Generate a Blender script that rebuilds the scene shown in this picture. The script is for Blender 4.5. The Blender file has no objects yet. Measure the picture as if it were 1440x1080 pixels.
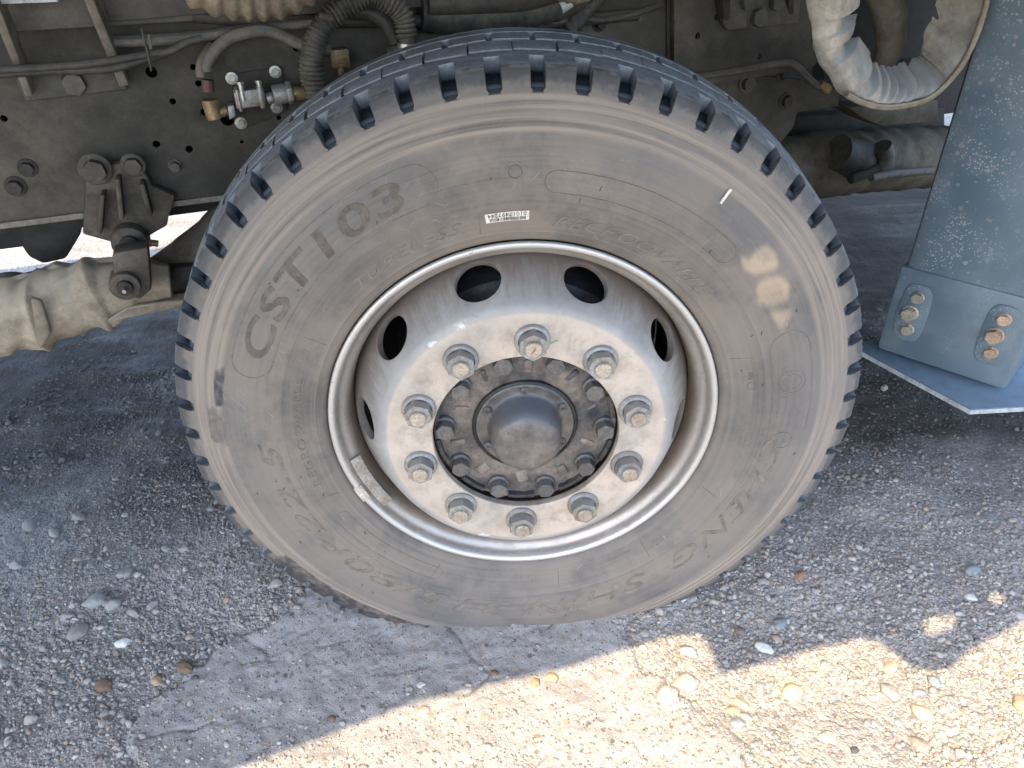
import bpy, bmesh, math, random
import numpy as np
from mathutils import Vector, Matrix, noise

random.seed(7); RNG = np.random.default_rng(7)
PI = math.pi
SC = bpy.context.scene
COL = SC.collection

# ------------------------------------------------------------------ camera, sky, sun
cam_d = bpy.data.cameras.new('camera'); cam = bpy.data.objects.new('camera', cam_d); COL.objects.link(cam)
cp, cyaw, croll = (0.57629,0.03994,-0.02130)
F = Vector((math.sin(cyaw)*math.cos(cp), math.cos(cyaw)*math.cos(cp), -math.sin(cp)))
R0 = Vector((math.cos(cyaw), -math.sin(cyaw), 0)); U0 = R0.cross(F)
R2 = R0*math.cos(croll)+U0*math.sin(croll); U2 = -R0*math.sin(croll)+U0*math.cos(croll)
mw = Matrix((R2, U2, -F)).transposed().to_4x4(); mw.translation = Vector((-0.0546, -0.9034, 1.1166))
cam.matrix_world = mw
cam_d.sensor_width = 36; cam_d.lens = 25.435; cam_d.clip_start = 0.02; cam_d.clip_end = 400
SC.camera = cam

SUN = Vector((-0.33905, -0.49861, 0.79777))
W = bpy.data.worlds.new('World'); SC.world = W; W.use_nodes = True
nt = W.node_tree; bg = nt.nodes['Background']
sky = nt.nodes.new('ShaderNodeTexSky'); sky.sky_type = 'NISHITA'; sky.sun_disc = False
sky.sun_elevation = math.asin(SUN.z); sky.sun_rotation = math.atan2(SUN.x, SUN.y); sky.air_density = 1.0; sky.dust_density = 1.5
nt.links.new(sky.outputs[0], bg.inputs[0]); bg.inputs[1].default_value = 0.15
sl = bpy.data.lights.new('sun', 'SUN'); sl.energy = 2.0; sl.angle = math.radians(0.5); sl.color = (1.0, .83, .57)
so = bpy.data.objects.new('sun', sl); COL.objects.link(so); so.rotation_euler = SUN.to_track_quat('Z', 'Y').to_euler()
so.location = (0, 0, 5)
SC.view_settings.view_transform = 'Standard'; SC.view_settings.look = 'None'
SC.view_settings.exposure = 2.42; SC.view_settings.gamma = 1.0; SC.view_settings.use_curve_mapping = False
SC.render.engine = 'CYCLES'
SC.cycles.max_bounces = 8; SC.cycles.diffuse_bounces = 5

# ------------------------------------------------------------------ node helper
class NM:
    def __init__(s, name):
        s.m = bpy.data.materials.new(name); s.m.use_nodes = True
        s.t = s.m.node_tree; s.b = s.t.nodes['Principled BSDF']
        s.tc = s.t.nodes.new('ShaderNodeTexCoord'); s.obj = s.tc.outputs['Object']
    def n(s, typ, **kw):
        x = s.t.nodes.new(typ)
        for k, v in kw.items(): setattr(x, k, v)
        return x
    def put(s, sock, v):
        if v is None: return
        if hasattr(v, 'is_linked') or isinstance(v, bpy.types.NodeSocket): s.t.links.new(v, sock)
        else:
            if sock.type == 'RGBA' and not hasattr(v, '__len__'): v = (v, v, v, 1)
            if sock.type == 'RGBA' and len(v) == 3: v = (*v, 1)
            sock.default_value = v
    def math(s, op, a, b=None, c=None, clamp=False):
        x = s.n('ShaderNodeMath', operation=op, use_clamp=clamp); s.put(x.inputs[0], a)
        if b is not None: s.put(x.inputs[1], b)
        if c is not None: s.put(x.inputs[2], c)
        return x.outputs[0]
    def noise(s, scale, detail=4, rough=.55, vec=None, dist=0, out='Fac'):
        x = s.n('ShaderNodeTexNoise'); s.put(x.inputs['Vector'], vec if vec is not None else s.obj)
        x.inputs['Scale'].default_value = scale; x.inputs['Detail'].default_value = detail
        x.inputs['Roughness'].default_value = rough; x.inputs['Distortion'].default_value = dist
        return x.outputs[out]
    def voro(s, scale, vec=None, feature='F1', out='Distance', rnd=1.0):
        x = s.n('ShaderNodeTexVoronoi', feature=feature); s.put(x.inputs['Vector'], vec if vec is not None else s.obj)
        x.inputs['Scale'].default_value = scale; x.inputs['Randomness'].default_value = rnd
        return x.outputs[out]
    def ramp(s, f, stops):
        x = s.n('ShaderNodeValToRGB'); s.put(x.inputs[0], f); e = x.color_ramp.elements
        while len(e) < len(stops): e.new(.5)
        for i, (p, c) in enumerate(stops):
            e[i].position = p; e[i].color = (c, c, c, 1) if not hasattr(c, '__len__') else (*c, 1)
        return x.outputs[0]
    def mix(s, f, a, b, mode='MIX'):
        x = s.n('ShaderNodeMix', data_type='RGBA', blend_type=mode)
        s.put(x.inputs[0], f); s.put(x.inputs[6], a); s.put(x.inputs[7], b); return x.outputs[2]
    def scale(s, v, vec=None):
        x = s.n('ShaderNodeMapping'); s.put(x.inputs[0], vec if vec is not None else s.obj); x.inputs['Scale'].default_value = v
        return x.outputs[0]
    def up(s):
        g = s.n('ShaderNodeNewGeometry'); x = s.n('ShaderNodeSeparateXYZ'); s.put(x.inputs[0], g.outputs['Normal']); return x.outputs[2]
    def attr(s, name, out='Color'):
        x = s.n('ShaderNodeAttribute'); x.attribute_name = name; return x.outputs[out]
    def polar(s):
        x = s.n('ShaderNodeSeparateXYZ'); s.put(x.inputs[0], s.obj)
        r = s.math('SQRT', s.math('ADD', s.math('MULTIPLY', x.outputs[0], x.outputs[0]), s.math('MULTIPLY', x.outputs[2], x.outputs[2])))
        a = s.math('ARCTAN2', x.outputs[2], x.outputs[0])
        return r, a, x.outputs[1]
    def comb(s, x, y, z):
        c = s.n('ShaderNodeCombineXYZ'); s.put(c.inputs[0], x); s.put(c.inputs[1], y); s.put(c.inputs[2], z); return c.outputs[0]
    def bump(s, h, strength=.3, dist=.001, chain=None):
        x = s.n('ShaderNodeBump'); x.inputs['Strength'].default_value = strength; x.inputs['Distance'].default_value = dist
        s.put(x.inputs['Height'], h)
        if chain is not None: s.put(x.inputs['Normal'], chain)
        return x.outputs[0]
    def fin(s, col, rough=.6, metal=0, normal=None, spec=.4):
        s.put(s.b.inputs['Base Color'], col); s.put(s.b.inputs['Roughness'], rough); s.put(s.b.inputs['Metallic'], metal)
        s.b.inputs['Specular IOR Level'].default_value = spec
        if normal is not None: s.put(s.b.inputs['Normal'], normal)
        return s.m

def grimy(name, base, dirt, rough=.6, metal=0, amount=.5, sc=9, bump=.3, dust=None, spec=.4, fine=60):
    """base colour with patchy dirt, fine speckle and (optionally) dust lying on upward faces"""
    k = NM(name)
    oi = k.n('ShaderNodeObjectInfo'); va = k.n('ShaderNodeVectorMath', operation='ADD'); k.put(va.inputs[0], k.obj); k.put(va.inputs[1], k.comb(k.math('MULTIPLY', oi.outputs['Random'], 37.0), k.math('MULTIPLY', oi.outputs['Random'], 11.0), 0)); k.obj = va.outputs[0]
    f = k.ramp(k.noise(sc, 6, .62), [(max(0, .62-amount*.45), 0), (min(1, .80-amount*.25), 1)])
    c = k.mix(f, base, dirt)
    c = k.mix(1.0, c, k.math('ADD', .86, k.math('MULTIPLY', oi.outputs['Random'], .28)), 'MULTIPLY')
    c = k.mix(.6, c, k.ramp(k.noise(sc*4.5, 6, .72), [(.36, .40), (.64, 1.25)]), 'MULTIPLY')
    sp = k.noise(fine*4, 3, .7)
    c = k.mix(.35, c, k.ramp(sp, [(.3, .35), (.7, 1.0)]), 'MULTIPLY')
    if dust is not None:
        u = k.math('MULTIPLY', k.ramp(k.up(), [(.3, 0), (.85, 1)]), k.ramp(k.noise(30, 4), [(.3, .5), (.6, 1)]))
        c = k.mix(u, c, dust)
    nb = k.bump(k.noise(fine, 5, .6), bump, .0015)
    return k.fin(c, rough, metal, nb, spec)

# ------------------------------------------------------------------ mesh helpers
def to_obj(name, verts, faces, mat=None, parent=None, smooth=None, matrix=None, mesh=None):
    if mesh is None:
        mesh = bpy.data.meshes.new(name); mesh.from_pydata([tuple(v) for v in verts], [], faces); mesh.update()
        if mat: mesh.materials.append(mat)
        if smooth is not None:
            mesh.shade_smooth()
            if smooth < 3: mesh.set_sharp_from_angle(angle=smooth)
    o = bpy.data.objects.new(name, mesh); COL.objects.link(o)
    M = matrix if matrix is not None else Matrix()
    if parent is not None:
        o.parent = parent; o.matrix_parent_inverse = WM[parent.name].inverted()
    o.matrix_basis = M; WM[o.name] = M.copy()
    return o
WM = {}
def empty(name, loc, parent=None):
    o = bpy.data.objects.new(name, None); COL.objects.link(o); o.empty_display_size = .1
    M = Matrix.Translation(loc)
    if parent is not None:
        o.parent = parent; o.matrix_parent_inverse = WM[parent.name].inverted()
    o.matrix_basis = M; WM[o.name] = M.copy(); return o
def tag(o, label=None, cat=None, group=None, kind=None):
    if label: o['label'] = label
    if cat: o['category'] = cat
    if group: o['group'] = group
    if kind: o['kind'] = kind
    return o
def rel(V, origin):
    o = Vector(origin); return [Vector(v)-o for v in V]

class MB:
    def __init__(s): s.v = []; s.f = []
    def add(s, V, Fc):
        b = len(s.v); s.v += [Vector(v) for v in V]; s.f += [tuple(i+b for i in f) for f in Fc]; return s
    def box(s, c, sx, sy, sz, ax=None):
        c = Vector(c); ax = ax or (Vector((1, 0, 0)), Vector((0, 1, 0)), Vector((0, 0, 1)))
        V = [c+ax[0]*i*sx/2+ax[1]*j*sy/2+ax[2]*k*sz/2 for i in (-1, 1) for j in (-1, 1) for k in (-1, 1)]
        return s.add(V, [(0, 1, 3, 2), (4, 6, 7, 5), (0, 4, 5, 1), (2, 3, 7, 6), (0, 2, 6, 4), (1, 5, 7, 3)])
    def prism(s, P, ext):
        P = [Vector(p) for p in P]; e = Vector(ext); n = len(P)
        return s.add(P+[p+e for p in P], [tuple(range(n))[::-1], tuple(range(n, 2*n))]+[(i, (i+1) % n, n+(i+1) % n, n+i) for i in range(n)])
    def tube(s, P, r, seg=12, cap=True, step=None, rf=None):
        P = [Vector(p) for p in P]
        if step: P = resample(P, step)
        n = len(P); up = None; rings = []; L = 0
        for i in range(n):
            t = (P[min(i+1, n-1)]-P[max(i-1, 0)]).normalized()
            if i: L += (P[i]-P[i-1]).length
            if up is None:
                up = Vector((0, 0, 1)) if abs(t.z) < .9 else Vector((0, 1, 0))
            up = (up-t*up.dot(t)).normalized(); sd = t.cross(up)
            rr = float(np.interp(i/(n-1), np.linspace(0, 1, len(r)), r)) if isinstance(r, (list, tuple)) else r
            ring = []
            for j in range(seg):
                a = 2*PI*j/seg; q = rf(L, a, rr, P[i]) if rf else rr
                ring.append(P[i]+(up*math.cos(a)+sd*math.sin(a))*q)
            rings.append(ring)
        V = [v for g in rings for v in g]
        Fc = [(i*seg+j, i*seg+(j+1) % seg, (i+1)*seg+(j+1) % seg, (i+1)*seg+j) for i in range(n-1) for j in range(seg)]
        if cap: Fc += [tuple(range(seg))[::-1], tuple((n-1)*seg+j for j in range(seg))]
        return s.add(V, Fc)
    def cyl(s, a, b, r, seg=16, r2=None):
        a = Vector(a); b = Vector(b); t = (b-a).normalized(); up = Vector((0, 0, 1)) if abs(t.z) < .9 else Vector((1, 0, 0))
        up = (up-t*up.dot(t)).normalized(); sd = t.cross(up); r2 = r if r2 is None else r2
        V = [a+(up*math.cos(2*PI*j/seg)+sd*math.sin(2*PI*j/seg))*r for j in range(seg)]
        V += [b+(up*math.cos(2*PI*j/seg)+sd*math.sin(2*PI*j/seg))*r2 for j in range(seg)]
        return s.add(V, [tuple(range(seg))[::-1], tuple(range(seg, 2*seg))]+[(j, (j+1) % seg, seg+(j+1) % seg, seg+j) for j in range(seg)])
    def obj(s, name, mat, parent=None, smooth=.6, bevel=0, origin=None, matrix=None):
        bm = bmesh.new(); vs = [bm.verts.new(v) for v in s.v]
        for f in s.f:
            try: bm.faces.new([vs[i] for i in f])
            except ValueError: pass
        bmesh.ops.recalc_face_normals(bm, faces=bm.faces)
        if bevel:
            ed = [e for e in bm.edges if len(e.link_faces) == 2 and e.calc_face_angle(0) > .5]
            bmesh.ops.bevel(bm, geom=ed, offset=bevel, segments=2, affect='EDGES', profile=.5)
        if origin is None and matrix is None:
            c = Vector((0, 0, 0))
            for v in bm.verts: c += v.co
            origin = c/max(1, len(bm.verts))
        if origin is not None:
            bmesh.ops.translate(bm, vec=-Vector(origin), verts=bm.verts); matrix = Matrix.Translation(origin)
        me = bpy.data.meshes.new(name); bm.to_mesh(me); bm.free()
        if mat: me.materials.append(mat)
        if smooth is not None:
            me.shade_smooth(); me.set_sharp_from_angle(angle=smooth)
        return to_obj(name, None, None, None, parent, None, matrix, me)

def resample(P, step):
    """Catmull-Rom through P, points every `step` metres"""
    P = [Vector(p) for p in P]; Q = [P[0]*2-P[1]]+P+[P[-1]*2-P[-2]]; out = []
    for i in range(1, len(Q)-2):
        a, b, c, d = Q[i-1:i+3]; n = max(2, int((c-b).length/min(.003, step*.35)))
        for k in range(n):
            t = k/n
            out.append(.5*((2*b)+(c-a)*t+(2*a-5*b+4*c-d)*t*t+(3*b-a-3*c+d)*t**3))
    out.append(P[-1]); res = [out[0]]; acc = 0
    for i in range(1, len(out)):
        acc += (out[i]-out[i-1]).length
        if acc >= step: res.append(out[i]); acc = 0
    return res

# truck axes: the steered wheel lies in the XZ plane, the truck runs 18 degrees off it
PHI = math.radians(18)
TS = Vector((math.cos(PHI), math.sin(PHI), 0)); TN = Vector((-math.sin(PHI), math.cos(PHI), 0)); TZ = Vector((0, 0, 1))
TAX = (TS, TN, TZ)
def T(s, n, z): return TS*s+TN*n+TZ*z
HUBZ = .455
WC = Vector((0, 0, HUBZ))
def WPt(r, deg, y): a = math.radians(deg); return Vector((r*math.cos(a), y, HUBZ+r*math.sin(a)))

# ------------------------------------------------------------------ materials
def m_rubber():
    k = NM('rubber'); r, a, y = k.polar()
    tan = k.mix(k.ramp(k.noise(4.2, 6, .6), [(.38, 0), (.60, 1)]), (.168, .136, .110), (.108, .099, .090))
    tan = k.mix(k.ramp(k.noise(14, 5, .65), [(.3, 0), (.75, .5)]), tan, (.195, .165, .138))
    tan = k.mix(k.ramp(k.noise(8.5, 6, .7), [(.48, 0), (.62, .8)]), tan, (.080, .074, .070))
    # concentric wiping streaks
    st = k.noise(1, 4, .6, vec=k.comb(k.math('MULTIPLY', r, 180), k.math('MULTIPLY', a, 1.6), 0))
    tan = k.mix(k.math('MULTIPLY', k.ramp(st, [(.35, 0), (.7, 1)]), .35), tan, (.225, .188, .152))
    st2 = k.noise(1, 3, .6, vec=k.comb(k.math('MULTIPLY', r, 90), k.math('MULTIPLY', a, .8), 5))
    tan = k.mix(k.ramp(st2, [(.5, 0), (.75, .45)]), tan, (.125, .112, .10))
    # fine scratches
    for rot, sx_, lo, ms in ((.55, 620, .68, 7), (-.7, 560, .69, 9), (1.25, 480, .70, 6), (.1, 720, .70, 12)):
        mp = k.n('ShaderNodeMapping'); k.put(mp.inputs[0], k.obj); mp.inputs['Rotation'].default_value = (0, rot, 0)
        m2 = k.n('ShaderNodeMapping'); k.put(m2.inputs[0], mp.outputs[0]); m2.inputs['Scale'].default_value = (sx_, 10, 26)
        f = k.noise(1, 2, .5, vec=m2.outputs[0])
        msk = k.math('MULTIPLY', k.ramp(f, [(lo, 0), (lo+.05, 1)]), k.ramp(k.noise(ms, 4, .6), [(.53, 0), (.64, .6)]))
        tan = k.mix(msk, tan, (.33, .32, .31))
    topz = k.n('ShaderNodeSeparateXYZ'); k.put(topz.inputs[0], k.obj)
    tan = k.mix(k.math('MULTIPLY', k.ramp(r, [(.37, 0), (.43, 1)]), k.ramp(k.noise(3.1, 5, .6), [(.40, 0), (.60, .5)])), tan, (.140, .130, .130))
    # shoulder ridges are rubbed pale
    rid = k.math('MULTIPLY', k.ramp(r, [(.4435, 0), (.4475, 1), (.4835, 1), (.4870, 0)]), k.ramp(st, [(.35, .1), (.6, .75)]))
    tan = k.mix(rid, tan, (.275, .222, .178))
    # worn clean rubber at the tread edge, ragged dust border
    rr = k.math('ADD', r, k.math('MULTIPLY', k.math('SUBTRACT', k.noise(38, 4, .7), .5), .034))
    blk = k.mix(k.noise(60, 4, .7), (.040, .042, .046), (.085, .086, .088))
    blk = k.mix(k.ramp(k.noise(14, 4, .7), [(.48, 0), (.68, .5)]), blk, (.11, .105, .10))
    rr = k.math('ADD', rr, k.math('MULTIPLY', k.math('SUBTRACT', k.noise(11, 3), .5), .02))
    c = k.mix(k.ramp(rr, [(.4985, 0), (.5015, .92)]), tan, blk)
    # scuffed bare tread, sky light on its top painted in as blue-grey
    nearT = k.math('MULTIPLY', k.math('GREATER_THAN', r, .50), k.math('GREATER_THAN', y, .0012))
    trd = k.mix(k.ramp(k.noise(150, 4, .75), [(.3, 0), (.75, 1)]), (.115, .130, .155), (.285, .305, .335))
    trd = k.mix(k.ramp(k.noise(26, 4, .7), [(.55, 0), (.7, .5)]), trd, (.26, .26, .26))
    c = k.mix(nearT, c, trd)
    # edge of the lugs rubbed pale
    edg = k.math('MULTIPLY', k.ramp(r, [(.512, 0), (.5148, 1), (.5155, 1), (.5175, 0)]), k.ramp(k.noise(70, 3), [(.4, 0), (.6, .6)]))
    edg = k.math('MULTIPLY', edg, k.math('LESS_THAN', y, .012))
    c = k.mix(edg, c, (.30, .29, .28))
    # dark oily stain on the left of the ridges and long dark band low left
    def band(a0, a1, r0, r1, col, c_, s_=.012):
        an = k.math('ADD', a, k.math('MULTIPLY', k.math('SUBTRACT', k.noise(30, 4, .7), .5), .10))
        ra = k.math('ADD', r, k.math('MULTIPLY', k.math('SUBTRACT', k.noise(45, 4, .7), .5), s_))
        w = math.radians(1.2)
        ma = k.math('MULTIPLY', k.math('SMOOTH_MIN', k.math('DIVIDE', k.math('SUBTRACT', an, math.radians(a0)), w), k.math('DIVIDE', k.math('SUBTRACT', math.radians(a1), an), w), 0, clamp=True), 1, clamp=True)
        mr = k.math('SMOOTH_MIN', k.math('DIVIDE', k.math('SUBTRACT', ra, r0), .003), k.math('DIVIDE', k.math('SUBTRACT', r1, ra), .003), 0, clamp=True)
        return k.mix(k.math('MULTIPLY', k.math('MULTIPLY', ma, mr), k.ramp(k.noise(70, 4), [(.3, .4), (.6, .95)])), c_, col)
    c = band(161.5, 170.5, .440, .456, (.03, .032, .042), c)
    c = band(-150, -86, .466, .60, (.038, .036, .037), c, .035)
    c = band(171, 179.8, .442, .470, (.11, .092, .085), c, .02)
    c = k.mix(k.math('MULTIPLY', k.attr('notch', 'Fac'), 1.0, clamp=True), c, k.mix(k.ramp(k.attr('notch', 'Fac'), [(.78, 0), (.95, 1)]), k.mix(k.noise(60, 4, .7), (.010, .022, .038), (.032, .062, .092)), (.008, .011, .016)))  # clean rubber in the notches; shade of deep parts and grooves painted darker
    hsh = k.noise(260, 4, .7)
    nb = k.bump(hsh, .35, .0008)
    nb = k.bump(k.noise(40, 5, .6), .25, .0015, nb)
    rough = k.ramp(nearT, [(0, .62), (1, .5)])
    return k.fin(c, rough, 0, nb, .35)

def m_disc():
    k = NM('disc_paint'); r, a, y = k.polar()
    cream = k.mix(k.ramp(k.noise(10, 5, .65), [(.35, 0), (.7, 1)]), (.50, .415, .335), (.37, .315, .265))
    cream = k.mix(k.ramp(k.noise(4.5, 4, .6), [(.5, 0), (.7, .55)]), cream, (.33, .29, .25))
    grey = k.mix(k.ramp(k.noise(12, 6, .65), [(.35, 0), (.65, 1)]), (.35, .335, .318), (.25, .238, .225))
    strk = k.noise(1, 5, .65, vec=k.comb(k.math('MULTIPLY', r, 30), k.math('MULTIPLY', a, 22), 0))
    brown = (.15, .115, .092)
    rr = k.math('ADD', r, k.math('MULTIPLY', k.math('SUBTRACT', strk, .5), .05))
    grey = k.mix(k.ramp(rr, [(.226, 0), (.256, .9)]), grey, brown)
    grey = k.mix(k.ramp(k.noise(55, 4, .75), [(.62, 0), (.72, .5)]), grey, (.16, .13, .11))
    rn = k.math('ADD', r, k.math('MULTIPLY', k.math('SUBTRACT', k.noise(25, 3), .5), .004))
    soot = k.math('MULTIPLY', k.ramp(k.noise(30, 5, .7), [(.45, 0), (.68, .8)]), k.ramp(r, [(.140, 1), (.155, .7), (.185, .8), (.205, .25)]))
    cream = k.mix(soot, cream, (.20, .17, .145))
    c = k.mix(k.ramp(rn, [(.2085, 0), (.2115, 1)]), cream, grey)
    chip = k.math('MULTIPLY', k.ramp(r, [(.2065, 0), (.209, 1), (.2135, 1), (.216, 0)]), k.ramp(k.noise(16, 4, .7), [(.64, 0), (.67, .8)]))
    c = k.mix(chip, c, (.62, .61, .59))
    spk = k.ramp(k.noise(210, 2, .6), [(.66, 0), (.72, .45)])
    c = k.mix(spk, c, (.2, .17, .15))
    nb = k.bump(k.noise(330, 3, .6), .25, .0005)
    return k.fin(c, .62, .12, nb, .4)

def m_rim():
    k = NM('rim_steel'); r, a, y = k.polar()
    sil = k.mix(k.noise(20, 4, .6), (.52, .50, .48), (.62, .595, .565))
    strk = k.noise(1, 5, .6, vec=k.comb(k.math('MULTIPLY', r, 40), k.math('MULTIPLY', a, 9), k.math('MULTIPLY', y, 40)))
    dirt = k.mix(k.noise(30, 5, .65), (.14, .100, .072), (.36, .285, .22))
    yy = k.math('ADD', y, k.math('MULTIPLY', k.math('SUBTRACT', strk, .5), .035))
    mask = k.ramp(yy, [(-.004, .18), (.008, .70), (.014, .45), (.022, .75), (.034, 1)])
    c = k.mix(mask, sil, dirt)
    c = k.mix(k.ramp(k.noise(120, 4, .75), [(.63, 0), (.72, .8)]), c, (.12, .09, .075))
    metal = k.ramp(mask, [(0, .65), (.6, .5), (1, .1)])
    nb = k.bump(k.noise(150, 4, .7), .18, .0006)
    return k.fin(c, k.ramp(strk, [(.3, .36), (.7, .56)]), metal, nb, .5)

def m_box(dn=None, u0=0):
    k = NM('blue_grey_paint')
    c = k.mix(k.ramp(k.noise(3.5, 4), [(.4, 0), (.65, 1)]), (.090, .128, .158), (.118, .155, .178))
    c = k.mix(k.ramp(k.noise(16, 5, .65), [(.45, 0), (.75, .5)]), c, (.20, .225, .245))
    zone = k.ramp(k.noise(5.5, 4, .6, vec=k.scale((1.2, 1.2, .55))), [(.52, 0), (.62, .5)])
    if dn is not None:
        d = k.n('ShaderNodeVectorMath', operation='DOT_PRODUCT'); k.put(d.inputs[0], k.obj); d.inputs[1].default_value = dn
        zz = k.math('ADD', k.math('SUBTRACT', -u0, d.outputs['Value']), k.math('MULTIPLY', k.math('SUBTRACT', k.noise(7, 4), .5), .16))
        zone = k.ramp(zz, [(0, .35), (.02, .5), (.05, 1), (.10, .9), (.15, .25), (.22, .15)])
    v = k.voro(85); vc = k.voro(85, out='Color')
    sel = k.n('ShaderNodeSeparateColor'); k.put(sel.inputs[0], vc)
    spot = k.math('MULTIPLY', k.math('LESS_THAN', v, k.math('MULTIPLY', sel.outputs[0], .42)), k.math('GREATER_THAN', sel.outputs[1], .45))
    spot = k.math('MULTIPLY', spot, zone)
    c = k.mix(k.math('MULTIPLY', spot, .55), c, k.mix(sel.outputs[2], (.36, .39, .40), (.30, .22, .18)))
    v2 = k.voro(190); s2 = k.math('MULTIPLY', k.math('LESS_THAN', v2, .28), k.math('MULTIPLY', zone, k.ramp(k.noise(15, 4), [(.45, 0), (.55, 1)])))
    c = k.mix(k.math('MULTIPLY', s2, .55), c, (.50, .55, .57))
    nb = k.bump(k.noise(45, 4, .6), .15, .001)
    return k.fin(c, k.ramp(k.noise(8, 4), [(.3, .32), (.7, .55)]), .0, nb, .5)

def m_ground():
    k = NM('gravel_ground')
    v1 = k.voro(95); c1 = k.voro(95, out='Color'); v2 = k.voro(260); c2 = k.voro(260, out='Color')
    s1 = k.n('ShaderNodeSeparateColor'); k.put(s1.inputs[0], c1)
    s2 = k.n('ShaderNodeSeparateColor'); k.put(s2.inputs[0], c2)
    p1 = k.ramp(s1.outputs[0], [(0, (.235, .22, .21)), (.35, (.32, .30, .28)), (.6, (.375, .345, .31)), (.8, (.39, .33, .28)), (1, (.45, .43, .41))])
    p2 = k.ramp(s2.outputs[0], [(0, (.235, .22, .21)), (.4, (.33, .31, .29)), (.75, (.39, .36, .325)), (1, (.47, .45, .42))])
    c = k.mix(k.ramp(k.noise(23, 4), [(.42, 0), (.55, 1)]), p1, p2)
    big = k.ramp(k.noise(2.3, 5, .6, vec=k.scale((.6, 1.6, 1))), [(.35, .55), (.65, 1.1)])
    c = k.mix(1.0, c, big, 'MULTIPLY')
    dk = k.attr('truck_shade', 'Fac')
    c = k.mix(dk, c, k.mix(.87, c, (.032, .025, .019)))  # under-truck shade mixed into the soil colour
    h = k.math('ADD', k.math('MULTIPLY', v1, -1.0), k.math('MULTIPLY', v2, -.5))
    nb = k.bump(h, .7, .005); nb = k.bump(k.noise(500, 3, .7), .4, .001, nb)
    return k.fin(c, .9, 0, nb, .2)

def m_slab():
    k = NM('old_concrete')
    c = k.mix(k.ramp(k.noise(9, 6, .65), [(.35, 0), (.68, 1)]), (.285, .272, .262), (.37, .352, .335))
    c = k.mix(k.ramp(k.noise(34, 5, .7), [(.45, 0), (.7, .5)]), c, (.24, .215, .19))
    v = k.voro(82); vc = k.voro(82, out='Color'); s = k.n('ShaderNodeSeparateColor'); k.put(s.inputs[0], vc)
    agg = k.math('MULTIPLY', k.math('LESS_THAN', v, k.math('MULTIPLY', s.outputs[0], .42)), k.math('GREATER_THAN', s.outputs[1], k.ramp(k.noise(5, 3), [(.4, .72), (.6, .3)])))
    c = k.mix(k.ramp(k.noise(330, 3, .75), [(.35, .55), (.5, 0)]), c, (.13, .125, .12))
    v4 = k.voro(170); v4c = k.n('ShaderNodeSeparateColor'); k.put(v4c.inputs[0], k.voro(170, out='Color'))
    c = k.mix(k.math('MULTIPLY', k.math('MULTIPLY', k.math('LESS_THAN', v4, .3), k.math('GREATER_THAN', v4c.outputs[0], .82)), .8), c, (.07, .065, .065))
    c = k.mix(k.math('MULTIPLY', agg, .85), c, k.ramp(s.outputs[2], [(0, (.10, .095, .09)), (.3, (.22, .16, .12)), (.7, (.33, .25, .18)), (1, (.36, .33, .29))]))
    c = k.mix(k.attr('crack', 'Fac'), c, (.10, .09, .08))
    h = k.math('ADD', k.noise(90, 6, .75), k.math('MULTIPLY', k.noise(300, 3, .7), 1.0))
    nb = k.bump(h, .65, .003); nb = k.bump(k.math('MULTIPLY', agg, 1.0), .3, .001, nb)
    return k.fin(c, .88, 0, nb, .2)

def m_attr(name, rough=.85, sc=1.0):
    k = NM(name); c = k.attr('col')
    c = k.mix(.5, c, k.ramp(k.noise(170, 4, .7), [(.3, .45), (.7, 1.2)]), 'MULTIPLY')
    return k.fin(c, rough, 0, k.bump(k.noise(150, 5, .75), .6, .0015), .2)

M = {}
M['rubber'] = m_rubber(); M['disc'] = m_disc(); M['rim'] = m_rim(); M['box'] = m_box()
M['ground'] = m_ground(); M['slab'] = m_slab(); M['gravel'] = m_attr('gravel_stones'); M['stone'] = m_attr('pebble_stone', .8)
M['nut'] = grimy('galvanised_nut', (.33, .335, .335), (.30, .25, .20), .5, .45, .5, 30, .2, (.27, .26, .25))
M['stud'] = grimy('stud_end', (.50, .435, .355), (.37, .30, .23), .45, .5, .4, 60, .3)
M['hub'] = grimy('hub_casting', (.035, .040, .050), (.27, .215, .170), .7, .1, .66, 13, 1.0, None, .4)
M['hubd'] = grimy('hub_edge', (.045, .045, .048), (.10, .088, .076), .75, .1, .6, 25, .8, None, .3)
M['cap'] = grimy('hub_cap_paint', (.045, .052, .062), (.165, .138, .115), .45, .1, .75, 12, .3, (.13, .14, .155), .5, 90)
M['hbolt'] = grimy('hub_bolt', (.11, .11, .11), (.17, .145, .125), .6, .3, .6, 40, .3, (.13, .13, .13))
M['seal'] = grimy('black_seal', (.015, .015, .016), (.04, .035, .03), .5, 0, .3, 40)
M['weight'] = grimy('lead_weight', (.55, .50, .45), (.36, .28, .21), .6, .2, .7, 55, .3)
M['frame'] = grimy('dusty_chassis', (.034, .033, .029), (.108, .094, .073), .7, .1, .60, 3.2, .25, (.12, .105, .085), .35, 40)
M['gus'] = grimy('tan_edge_steel', (.20, .175, .145), (.13, .115, .095), .6, .1, .5, 12, .2)
M['framel'] = grimy('grey_steel', (.075, .073, .070), (.115, .100, .083), .6, .2, .6, 7, .2, (.14, .125, .11))
M['dark'] = grimy('black_dirty_steel', (.025, .024, .022), (.055, .047, .038), .75, .1, .6, 9, .4, (.06, .052, .043))
M['rust'] = grimy('greasy_casting', (.12, .098, .076), (.055, .047, .038), .65, .2, .6, 14, .6, (.12, .10, .08))
M['bright'] = grimy('zinc', (.50, .49, .46), (.35, .30, .24), .35, .7, .4, 60)
M['brass'] = grimy('brass', (.36, .25, .13), (.22, .16, .10), .5, .5, .5, 50)
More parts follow.
